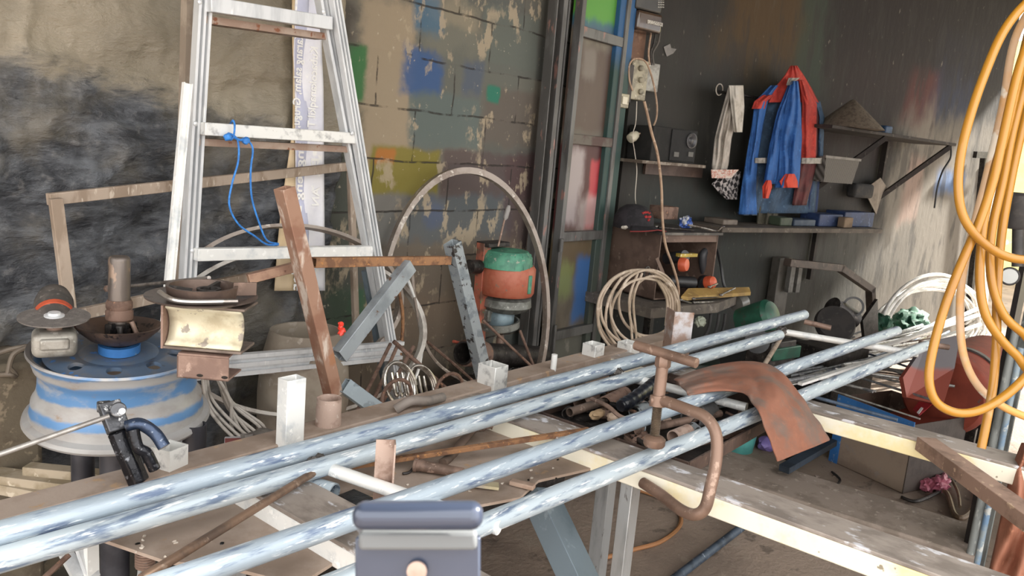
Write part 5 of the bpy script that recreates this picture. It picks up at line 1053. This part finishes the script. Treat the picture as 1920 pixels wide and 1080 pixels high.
for i in range(26):
    x, y = gsk.uniform(1450, 1800), gsk.uniform(880, 1000)
    if y < 860+(x-1450)*.25: y = 870+(x-1450)*.28+gsk.random()*30
    MB().blob(PZ(x, y, .006), gsk.uniform(.006, .02), gsk.uniform(.006, .015), .006, i, .4, 1, 3).build('floor_chip', fl_mat if i % 2 else st, label='small grey brown chip of debris on the floor before the crate', cat='debris chip', group='debris chips on the floor')
# ------------------------------------------------------------------ right posts, apron, yellow hose
pp_ = PZ(1822, 1062, 0)
gw = M('scuffed grey white steel', '#8e9290', '#6b6e6c', '#bfc1bd', .5, .2, 12, (.45, .6), (.6, .7), (1, 1, .3))
fp = V3(pp_.x, pp_.y, 0)
sp_ = thing('upright_post', 'scuffed grey steel post standing at the right beyond the cream beams', 'post', fp)
b = MB(); b.angle(fp, fp+V3(0, 0, 1.33), .038, .05, .005, (-.6, -.8, 0)); b.build('angle_bar', gw, sp_)
b = MB(); b.rod(fp+sd_*-.028+V3(0, 0, 0), fp+sd_*-.028+V3(0, 0, .95), .014, 14); b.build('side_rod', gw, sp_)
f2_ = fp+sd_*.045+vw*.05
MB().slab([f2_, f2_+sd_*.16+vw*.06, f2_+sd_*.16+vw*.06+V3(0, 0, 1.25), f2_+V3(0, 0, 1.25)], vw*.02).build('dark_door_panel', M('near black door panel', '#1e1918', '#2a2321', None, .5, 0, 5), label='near black panel standing behind the right post', cat='panel')
p = PD(1872, 860, 2.35); p.z = 0; p = V3(*(PD(1878, 830, 2.45)).to_2d(), 0)
MB().rod(p, p+V3(0, 0, .98), .009, 16).build('blue_white_pole', M('pale blue scuffed pole', '#8b979c', '#6a87a5', '#b9bcb9', .5, .1, 8), label='pale blue scuffed pole right of the black panel', cat='pole')
def PDo(x, y, o_): return PD(x, y, 1.95-o_)
drape([(830, 1915, 1980), (880, 1895, 1990), (950, 1880, 2000), (1020, 1865, 2000), (1110, 1845, 2010)], 0, .10, 2.5, .5, f=PDo).build('leather_apron', M('tan red leather', '#9b6650', '#87553f', '#b37a60', .7, 0, 10, bump=.3), label='red brown leather apron bulging in at the lower right corner', cat='apron', ang=180)
yh = MB(); d_ = 1.32
def ypath(P, d0=1.32, k=8): return cr([PD(x, y, d0+(q[0] if (q := P_[2:]) else 0)) for P_ in P for x, y in [P_[:2]]], k)
loops = [([(1960, -30), (1925, 5), (1880, 62), (1842, 150), (1815, 232), (1800, 300), (1797, 360), (1808, 410), (1838, 450), (1880, 478), (1925, 487), (1980, 480)], 0),
 ([(1960, -20), (1925, 85), (1905, 150), (1878, 270), (1862, 340), (1835, 420), (1800, 500), (1770, 580), (1748, 660), (1742, 715), (1757, 755), (1795, 774), (1840, 768), (1890, 738), (1935, 695), (1990, 640)], .015),
 ([(1950, -10), (1915, 120), (1890, 230), (1862, 330), (1845, 410), (1838, 480), (1838, 540), (1848, 590), (1872, 630), (1905, 665), (1950, 700)], .035),
 ([(1970, 20), (1930, 130), (1900, 240), (1880, 340), (1862, 420), (1856, 480), (1862, 540), (1882, 590), (1915, 622), (1960, 650)], .05),
 ([(1975, 60), (1940, 150), (1912, 260), (1893, 350), (1878, 440), (1870, 540), (1868, 640), (1862, 720), (1850, 790), (1840, 840)], .065)]
for li, (P, dd) in enumerate(loops):
    P = [q for q in P if q[1] > -25]
    if li < 4:      # whole turns: up the far right side and over the hook
        ye = P[-1][1]; P = P + [(2045, ye-90), (2075-li*8, ye*.45), (2040-li*6, 60), (1990, -45-li*5)]
        yh.tube(cr([PD(x, y, d_+dd) for x, y in P], 8, True), .0073, 12, closed=True)
    else: yh.tube(cr([PD(1995, -50, d_+dd)]+[PD(x, y, d_+dd) for x, y in P], 8), .0073, 12)
yh.build('yellow_air_hose', yhose, label='big hanging coil of yellow orange air hose at the right edge', cat='hose')
hk = PD(1990, -60, d_+.03)
MB().tube(cr([V3(hk.x, hk.y, 3.1), V3(hk.x, hk.y, hk.z+.15), hk+V3(.03, -.02, .03), hk+V3(0, 0, -.012), hk+V3(-.03, .02, .03)], 6), .005, 8).build('hanging_hook', dark, label='dark hook on a long rod carrying the yellow hose coil', cat='hook')
MB().tube(cr([PD(x, y, 1.42) for x, y in ((1985, -52), (1908, 60), (1880, 200), (1850, 330), (1822, 440), (1804, 520), (1800, 600), (1808, 670), (1835, 725), (1880, 762), (1940, 788))], 8), .0068, 12).build('pale_hose', phose, label='pale worn hose hanging among the yellow coils', cat='hose')
gg = thing('pressure_gauge', 'black regulator with a small round white gauge by the right post', 'gauge', PD(1900, 530, 2.4))
gm_ = M('dark regulator metal', '#33302f', '#45403d')
MB().lathe(PD(1893, 518, 2.4), [(.026, 0), (.028, .006), (.026, .012)], axis=-ray(1893, 518), n=28).build('gauge_case', gm_, gg)
MB().lathe(PD(1893, 518, 2.385), [(.022, 0), (.001, .0012)], axis=-ray(1893, 518), n=28).build('dial', M('off white dial', '#b9bbb8', None, None, .4, 0, 5, bump=0), gg)
MB().lathe(PD(1912, 380, 2.42), [(.03, -.08), (.036, -.07), (.036, .02), (.02, .03)], n=24).build('filter_bowl', gm_, gg)
MB().rod(PD(1908, 500, 2.42), PD(1910, 370, 2.42), .016, 14).build('stem', gm_, gg)
# dark frame beside the opening with bright edge
fo = thing('opening_frame', 'dark angle frame with pale edge at the right opening of the wall', 'frame', PB(1838, 600, .02))
MB().bar(PB(1846, 285, .06), PB(1810, 640, .06), .05, .04, BN).build('upright', dark, fo)
MB().bar(PB(1828, 290, .10), PB(1900, 292, .12), .03, .05).build('crossbar', dark, fo)
MB().bar(PB(1862, 296, .02), PB(1836, 640, .02), .16, .03, BN).build('pale_edge', M('pale frame', '#cfc9be', '#aaa398', '#e8e4dc', .7, 0, 6), fo)
# ------------------------------------------------------------------ things lying on the bench
def zb_(x, y, z=.80): return PZ(x, y, z)
fc = thing('screw_clamp', 'brown screw clamp with T handle pressing the front pipe onto the cream beam', 'clamp', PZ(1225, 835, .862))
pad = PZ(1226, 836, .862); dC = (pad-CAM).dot(RW @ V3(0, 0, -1))
cs = M('worn brown clamp steel', '#866c5d', '#70594c', '#a38a7a', .45, .3, 12)
def atd(x, y, d): return PD(x, y, d)
MB().lathe(pad, [(.020, 0), (.0225, .004), (.0225, .016), (.018, .020), (.010, .022)], n=30).build('swivel_pad', cs, fc)
# threaded lower screw
b = MB(); s0, s1 = atd(1226, 830, dC), atd(1234, 750, dC); n_ = 34; prof = []
ln = (s1-s0).length
for k in range(n_*2): prof.append((.0085 if k % 2 else .0105, ln*k/(n_*2)))
b.lathe(s0, [(.001, 0)]+prof+[(.001, ln)], axis=s1-s0, n=20); b.build('threaded_screw', M('greasy thread steel', '#8a7c6d', '#6b5f53', None, .35, .6, 30), fc, ang=70)
MB().rod(atd(1234, 752, dC), atd(1243, 680, dC), .0125, 20).build('stem', cs, fc)
MB().lathe(atd(1242, 690, dC), [(.013, 0), (.0165, .004), (.0165, .02), (.012, .026)], axis=atd(1243, 670, dC)-atd(1241, 690, dC), n=6).build('boss', cs, fc)
MB().rod(atd(1192, 647, dC+.04), atd(1306, 681, dC-.06), .0105, 20).build('t_handle', cs, fc)
fp_ = [(1222, 750, dC), (1245, 752, dC-.01), (1290, 768, dC-.06), (1322, 782, dC-.09), (1342, 812, dC-.11), (1343, 860, dC-.12), (1332, 915, dC-.13), (1322, 952, dC-.13), (1303, 965, dC-.12), (1275, 955, dC-.08), (1240, 928, dC-.02), (1205, 905, dC+.03)]
MB().tube(cr([atd(*p) for p in fp_], 8), .0118, 18).build('c_frame', cs, fc)
MB().rod(atd(1234, 742, dC), atd(1232, 762, dC), .0165, 20).build('nut_eye', cs, fc)
# suede cloth over the pipes
rowsd = [((1262, 712), (1290, 742), .868, .866), ((1300, 697), (1330, 735), .873, .872), ((1345, 684), (1368, 733), .878, .876), ((1398, 678), (1396, 738), .885, .88), ((1438, 683), (1407, 752), .885, .875)]
E_ = []
for a, b_, za, zb2 in rowsd: E_.append((PZ(*a, za), PZ(*b_, zb2)))
dA = (E_[-1][0]-CAM).dot(RW @ V3(0, 0, -1)); dB = (E_[-1][1]-CAM).dot(RW @ V3(0, 0, -1))
for (a, b_, k) in (((1478, 708), (1424, 775), .10), ((1502, 742), (1436, 808), .16), ((1522, 772), (1446, 835), .19), ((1540, 798), (1452, 852), .21), ((1556, 826), (1458, 866), .22)): E_.append((PD(*a, dA-k), PD(*b_, dB-.03-k*.25)))
LA, LB = cr([e[0] for e in E_], 5), cr([e[1] for e in E_], 5); rows = []
for j, (p, q) in enumerate(zip(LA, LB)):
    nn = (RW @ V3(0, .35, 1)).normalized(); r = []
    for i in range(22):
        u = i/21; s_ = p.lerp(q, u)+nn*(.016*math.sin(PI*u)+.006*math.sin(u*9+j*.13)*math.sin(PI*u)+.016*noise.noise(Vector((u*3, j*.13, 3)))+.007*noise.noise(Vector((u*8, j*.4, 7))))
        r.append(s_)
    rows.append(r)
t = NT('two tone suede'); n1 = t.noise(9, 5); n2 = t.noise(60, 4); sx = t.n.new('ShaderNodeSeparateXYZ'); t.l.new(t.tc.outputs['Object'], sx.inputs[0])
k_ = t.step(t.math('ADD', n1, t.math('MULTIPLY', sx.outputs[1], -1.2)), .42, .62)
cS = t.mix(t.step(n1, .42, .62), lin('#8b5d4a'), lin('#756157')); cS = t.mix(t.math('MULTIPLY', t.step(n2, .5, .75), .4), cS, lin('#a06a52')); t.bump(n2, .3, .003); sued = t.end(cS, .9)
o = MB().grid(rows).build('suede_cloth', sued, label='red brown suede cloth draped over the pipes right of the clamp', cat='cloth', ang=180)
m_ = o.modifiers.new('t', 'SOLIDIFY'); m_.thickness = .006; m_.offset = 0; m_ = o.modifiers.new('s', 'SUBSURF'); m_.levels = 1; m_.render_levels = 1
# tray between the beams
zt2 = .775
tr_ = thing('scrap_tray', 'dark shallow steel tray of pipe offcuts between two cross beams', 'tray', V3(1.87, .98, zt2))
tx0_, tx1_, ty0_, ty1_ = 1.565, 2.185, .70, 1.13
MB().box(V3((tx0_+tx1_)/2, (ty0_+ty1_)/2, zt2-.005), tx1_-tx0_, ty1_-ty0_, .004).build('floor_sheet', dark, tr_)
for (a, b_) in (((tx0_, ty0_), (tx0_, ty1_)), ((tx1_, ty0_), (tx1_, ty1_)), ((tx0_, ty0_), (tx1_, ty0_)), ((tx0_, ty1_), (tx1_, ty1_))): MB().bar(V3(*a, zt2+.008), V3(*b_, zt2+.008), .005, .032).build('rim', M('dark rusty edge', '#54433b', '#453731', '#6c584c'), tr_)
def offcut(name, p, q, r, mt, label, cat='pipe offcut', hollow=True, r2=None):
    b = MB()
    if hollow: b.pipe(p, q, r, max(.002, r*.16), 22, r2)
    else: b.rod(p, q, r, 14, r2)
    return b.build(name, mt, label=label, cat=cat)
zz_ = zt2+.018
offcut('pipe_offcut', zb_(1068, 773, .80), zb_(1135, 752, .80), .0115, M('dark ash pipe', '#6a5a50', '#544840', '#8d7b70', .5, .3, 20), 'small dark pipe offcut with its open end pointing left, at the left of the tray')
offcut('pipe_offcut', zb_(1134, 757, .80), zb_(1172, 738, .80), .020, rust, 'brown rusty pipe stub in the middle of the tray')
offcut('pipe_offcut', zb_(1128, 737, .795), zb_(1145, 722, .80), .022, orust, 'orange rusty half pipe behind the brown stub')
offcut('pipe_offcut', zb_(1088, 755, .795), zb_(1112, 742, .795), .021, dust_steel, 'wide grey brown ring of pipe at the left of the tray')
offcut('pipe_offcut', zb_(1190, 775, .79), zb_(1212, 765, .79), .018, mottle, 'short mottled pipe stub half hidden under the taped torch')
offcut('pipe_offcut', zb_(1085, 722, .79), zb_(1130, 745, .79), .014, M('grey channel', '#8f8c88', '#76736f'), 'grey pipe lying at the rear left of the tray')
offcut('pipe_offcut', zb_(1295, 785, .79), zb_(1330, 770, .79), .030, M('dark grey tube end', '#5d5c5c', '#494848', '#7d7b79'), 'large dark grey tube lying right of the clamp screw')
offcut('pipe_offcut', zb_(1262, 820, .80), zb_(1290, 808, .80), .017, ltan, 'pale ring of pipe just right of the clamp pad')
offcut('pipe_offcut', zb_(1180, 812, .79), zb_(1200, 800, .79), .016, dust_steel, 'brown stub left of the clamp pad')
offcut('pipe_offcut', zb_(1232, 800, .79), zb_(1350, 775, .79), .010, dust_steel, 'long thin brown pipe behind the clamp screw')
offcut('pipe_offcut', zb_(1300, 838, .77), zb_(1395, 812, .77), .009, rust, 'thin rusty pipe at the near right of the tray')
MB().bar(zb_(1290, 862, .745), zb_(1375, 832, .745), .02, .012).build('timber_strip', M('yellow tan strip', '#a98c66', '#957a58'), label='yellow tan strip sticking out toward the teal bucket', cat='timber')
MB().blob(zb_(1120, 777, .795), .030, .014, .012, 3, .15, 3, 2).build('stone_chip', M('tan lump', '#a68c6c', '#8c7459'), label='smooth tan lump in front of the small dark pipe', cat='lump')
MB().blob(zb_(1150, 782, .795), .02, .014, .012, 9, .2, 3, 2).build('stone_chip', M('pale tan lump', '#b7a08c', '#9b8674'), label='pale tan lump right of the smooth tan lump', cat='lump')
for i, (x, y, rx) in enumerate(((1205, 822, .03), (1260, 760, .025), (1220, 745, .022), (1310, 745, .03), (1350, 755, .028), (1102, 765, .018))):
    MB().blob(zb_(x, y, .785), rx, rx*.7, .012, i*3, .35, 3, 3).build('rusty_scrap', [rust, dust_steel, dark][i % 3], label=['flat rusty scrap beside the clamp pad', 'brown scrap lump under the middle pipe', 'dark scrap lump behind the clamp stem', 'rusty scrap lump under the suede cloth edge', 'brown scrap lump nearest the suede cloth fold', 'dark little scrap lump by the open pipe end'][i], cat='scrap')
MB().tube(cr([zb_(1110, 748, .82), zb_(1140, 762, .825), zb_(1165, 782, .815), zb_(1205, 792, .80)], 7), .0055, 8).build('curved_strip', dust_steel, label='curved brown strip arching over the tray offcuts', cat='strip')
rs_ = random.Random(31)
for i in range(30):
    x, y = rs_.uniform(1.60, 2.14), rs_.uniform(.74, 1.09); a = rs_.uniform(0, PI); c = V3(x, y, zt2+rs_.uniform(.006, .02)); d = V3(math.cos(a), math.sin(a), rs_.uniform(-.1, .1))
    b = MB()
    if i % 3 == 0: b.pipe(c-d*.012, c+d*.012, rs_.uniform(.010, .018), .003, 18)
    elif i % 3 == 1: b.rod(c-d*rs_.uniform(.02, .05), c+d*.03, rs_.uniform(.003, .007), 8)
    else: b.bar(c-d*.02, c+d*.02, rs_.uniform(.012, .03), .005)
    b.build('metal_offcut', [rust, dust_steel, dark, mottle, ltan][i % 5], label='small metal offcut lying loose on the floor of the scrap tray', cat='metal offcut', group='small offcuts in the scrap tray')
tc2 = thing('taped_torch', 'black taped handle with dark nozzle lying across the tray', 'torch handle', zb_(1160, 765, .80))
pts = cr([zb_(1163, 762, .825), zb_(1185, 750, .83), zb_(1215, 728, .835), zb_(1232, 715, .84)], 10)
MB().tube(pts, .016, 16, rs=[.013+.0045*math.sin(min(1, i/6)*PI/2)+.0012*math.sin(i*1.9) for i in range(len(pts))]).build('taped_grip', blackt, tc2)
MB().rod(zb_(1145, 758, .82), zb_(1166, 762, .823), .007, 12).build('nozzle', oil, tc2)
MB().rod(zb_(1232, 715, .84), zb_(1240, 708, .84), .012, 14).build('end_cap', dust_steel, tc2)
# bits on the plate
MB().bar(zb_(640, 877, .778), zb_(1105, 806, .806), .014, .010).build('flat_bar', orust, label='orange rusty flat bar lying across the bench plate', cat='flat bar', bevel=.001)
hm2 = thing('steel_punch', 'dusty steel punch with a thin wire lying on the bench plate', 'punch', zb_(780, 880, .76))
MB().rod(zb_(780, 872, .772), zb_(868, 886, .772), .0125, 18, .010).build('body', dust_steel, hm2); MB().lathe(zb_(779, 872, .772), [(.0145, -.002), (.0145, .004)], axis=zb_(868, 886, .772)-zb_(780, 872, .772), n=20).build('head', dust_steel, hm2)
MB().tube(cr([zb_(778, 872, .765), zb_(768, 885, .762), zb_(755, 888, .762)], 5), .003, 6).build('wire', dark, hm2)
MB().bar(zb_(957, 903, .764), zb_(1002, 914, .764), .018, .010).build('chalk_block', M('pinkish stone', '#b89f8e', '#a38b7b'), label='small pinkish stone block on the bench plate', cat='block', bevel=.002)
MB().pipe(zb_(556, 905, .785), zb_(627, 925, .785), .019, .003, 24).build('pipe_stub', galvb, label='galvanised pipe stub ending beside the white rung at the front', cat='pipe offcut')
MB().bar(zb_(640, 940, .775), zb_(700, 968, .775), .06, .03).build('black_offcut', oil, label='black oily offcut lying under the first white rung', cat='offcut')
MB().lathe(zb_(893, 908, .762), [(.016, 0), (.018, .002), (.018, .014), (.015, .016)], n=24).build('bottle_top', M('clear yellow plastic', '#d8b640', '#c3b8a0', None, .3, 0, 20), label='small yellow plastic cap beside the tan angle stub', cat='cap')
MB().bar(zb_(880, 905, .768), zb_(935, 912, .764), .025, .006).build('plastic_wrap', M('cloudy film', '#b8ad9c', '#cbbf9d'), label='cloudy plastic strip right of the yellow cap', cat='plastic strip')
ch = thing('chain_piece', 'short bit of dark chain on the plate under the rear pipes', 'chain', zb_(925, 800, .765))
for k in range(4):
    c = zb_(905+k*11, 801-k*1.5, .768); ax_ = V3(1, -.1, 0) ; v_ = V3(.1, 1, 0) if k % 2 else V3(0, .2, 1)
    MB().tube([c+ax_*.013*math.cos(a)+v_.normalized()*.008*math.sin(a) for a in [i*PI/8 for i in range(16)]], .0026, 6, closed=True).build('link', dust_steel, ch)
MB().tube(cr([zb_(960, 766, .77), zb_(900, 792, .77), zb_(850, 850, .765), zb_(830, 868, .765)], 6), .010, 10).build('brown_bar', M('dark brown bar', '#6d5a4e', '#594a41'), label='dark brown bar running from under the rear pipes onto the plate', cat='bar')
cr_ = random.Random(2)
for i in range(40):
    x, y = cr_.uniform(240, 1080), 0; y = cr_.uniform(1010-(x-240)*.20, 1060-(x-240)*.2); p = PZ(x, y, .7585)
    MB().blob(p, cr_.uniform(.002, .005), cr_.uniform(.002, .004), .002, i, .4, 1, 3).build('metal_chip', M('pale chip', '#cfc3b6', None, None, .6, 0, 5, bump=0) if i % 3 else oil, label='tiny chip of slag lying on the brown bench plate', cat='chip', group='slag chips on the bench plate')
# grey rail stub and scraps near the rear rail
MB().tube(cr([PZ(742, 768, .81), PZ(770, 752, .83), PZ(800, 752, .82), PZ(830, 745, .815)], 6), .012, 10).build('bent_strip', M('dull grey strip', '#8a8079', '#77706a'), label='dull grey bent strip lying on the rear rail below the coiled rings', cat='strip')
MB().rod(PZ(1037, 695, .80), PZ(1037, 695, .80)+V3(0, .0, .05), .009, 12).build('small_stub', white_steel, label='small bright stub on the rear rail left of the box tube stubs', cat='stub')
# angle bar welded to the far cross beam
MB().rect(PZ(1735, 832, .792), PD(1945, 985, 1.62), .05, .035, .003).build('rusty_brace_tube', M('flaking brown steel tube', '#a08474', '#846c5e', '#c0a58c', .6, .2, 14), label='flaking brown tube running from the far cross beam to the lower right', cat='tube', bevel=.002)
# ------------------------------------------------------------------ phone holder at the front
ph_ = PD(782, 1010, .375); hx = (RW @ V3(1, .0, 0)); hy = (RW @ V3(0, 1, 0)); hz = (RW @ V3(0, 0, 1)); Rm = Matrix((hx, hy, hz)).transposed()
hd = thing('phone_clamp', 'blurred blue grey phone clamp on a stand at the bottom of the picture', 'phone holder', V3(ph_.x, ph_.y, 0))
def H(px, py_, d=.375): return PD(px, py_, d)
MB().box(H(784, 966, .372), .0605, .0125, .014, R=Rm).build('top_jaw', hold, hd, bevel=.0055, seg=5)
MB().box(H(784, 1012, .380), .056, .009, .006, R=Rm).build('grip_pad', holdp, hd, bevel=.002)
MB().box(H(784, 1090, .388), .0605, .044, .005, R=Rm).build('back_plate', hold, hd, bevel=.0012)
MB().lathe(H(782, 1070, .3835), [(.0048, 0), (.0048, .0016), (.002, .002)], axis=hz, n=24).build('screw', ltan, hd)
q = H(784, 1130, .392); MB().rod(V3(q.x, q.y, 0), V3(q.x, q.y, q.z), .011, 18).build('pole', black, hd)
for k in range(3): a = k*2*PI/3+1.2; MB().rod(V3(q.x, q.y, .25), V3(q.x+.2*math.cos(a), q.y+.2*math.sin(a), .005), .008, 12).build('tripod_leg', black, hd)
# ------------------------------------------------------------------ clutter low on the left
for i, (x0, y0, x1, y1, z, w, lb) in enumerate(((-40, 888, 195, 918, .58, .05, 'upper dusty pale board lying low at the left behind the bench'), (50, 880, 200, 895, .60, .035, 'second pale strip lying behind the upper dusty board'), (-40, 905, 190, 950, .56, .03, 'lowest dusty tan board at the far left'))):
    MB().bar(PZ(x0, y0, z), PZ(x1, y1, z), w, .025).build('dusty_board', M('dusty pale timber', '#b0a28e', '#94866f', '#c7bba8', .85, 0, 10), label=lb, cat='board', bevel=.002)
ra = random.Random(8)
for i in range(9):
    dx = i*7
    jx, jy = ra.uniform(-14, 14), ra.uniform(-10, 10)
    MB().tube(cr([PD(382+i*5+jx*.4, 700, 1.95), PD(400+i*6+jx, 758+jy, 1.97+i*.01), PD(440+i*5-jx, 800+jy*.5+(8-i)*3, 2.0+i*.01), PD(505+jx, 842-i*2+jy, 2.05+i*.01)], 6), .0042, 8).build('white_rod', M('dusty white rod', '#b9b3ac', '#98928b', None, .5, .1, 20), label='thin dusty white rod in the bundle curving down behind the wheel rim', cat='rod', group='white rods behind the wheel rim')
pk = thing('printed_packet', 'small blue, white and dark red printed packet lying behind the bench rail', 'packet', PD(442, 848, 1.9))
a_, b_, c_, d2 = PD(421, 821, 1.9), PD(466, 820, 1.9), PD(464, 846, 1.88), PD(420, 852, 1.88)
MB().slab([a_, b_, c_, d2], V3(.01, .012, -.003)).build('box', M('white card', '#c9c9cd', None, None, .5, 0, 4, bump=0), pk, smooth=False)
l = lambda u, v: a_.lerp(b_, u).lerp(d2.lerp(c_, u), v)-(V3(.01, .012, 0)).normalized()*.001
MB().slab([l(.0, .45), l(.55, .45), l(.55, 1), l(0, 1)], V3(.0006, .0006, 0)).build('blue_panel', M('packet blue', '#3457a8', None, None, .5, 0, 4, bump=0), pk, smooth=False)
MB().slab([l(.02, .02), l(.8, .02), l(.8, .32), l(.02, .32)], V3(.0006, .0006, 0)).build('red_panel', M('packet dark red', '#7b4440', None, None, .5, 0, 4, bump=0), pk, smooth=False)
MB().blob(PD(490, 830, 1.9), .05, .04, .03, 3, .3, 3, 3).build('grey_rag', M('grey rag', '#77716b', '#625c57'), label='grey rag beside the small printed packet', cat='rag')
lowb = MB(); lowb.box(V3(1.10, 1.60, .315), .36, .26, .63, .05); lowb.build('steel_drawer_box', oil, label='dark steel box behind the bench rail carrying the small printed packet', cat='box', bevel=.006)
for i, (x0, y0, x1, y1, mt, lb) in enumerate(((95, 985, 150, 1085, alu, 'aluminium profile standing lowest at the left under the pipes'), (132, 965, 175, 1085, alu, 'second aluminium profile right of the first under the pipes'), (170, 945, 172, 1085, white_steel, 'short white tube beside the dark stand leg under the pipes'))):
    MB().bar(PD(x0, y0, 1.55), PD(x1, y1, 1.5), .022, .014, (0, -1, 0)).build('metal_profile', mt, label=lb, cat='profile')
MB().rod(PD(130, 1040, 1.42), PD(70, 1095, 1.38), .005, 8).build('thin_rod', rust, label='thin rusty rod end poking out at the bottom left corner', cat='rod')
cs_ = PD(272, 1045, 1.50); spn = thing('coil_spring', 'small grey coil spring hanging under the bench plate', 'spring', cs_-V3(0, 0, .03))
MB().tube([cs_+V3(.016*math.cos(a), .016*math.sin(a), .018-.0052*a/(2*PI)) for a in [k*2*PI/14 for k in range(14*7)]], .0023, 6).build('coil', dust_steel, spn)
MB().tube(cr([cs_-V3(0, 0, .018), cs_-V3(.004, 0, .03), cs_-V3(-.004, 0, .05)], 4), .002, 6).build('hook', dust_steel, spn)
wire2 = MB()
wire2.tube(cr([PY(-20, 668, 2.05), PY(20, 655, 2.02), PY(52, 650, 2.0), PY(25, 665, 2.0), PY(15, 700, 2.0)], 7), .006, 8); wire2.tube(cr([PY(-20, 705, 2.05), PY(15, 702, 2.0), PY(30, 705, 2.0), PY(18, 690, 2.0)], 7), .006, 8)
wire2.build('looped_rope', M('dusty brown cord', '#6b6054', '#564d44'), label='dusty brown cord looped at the left edge beside the wheel rim', cat='cord')
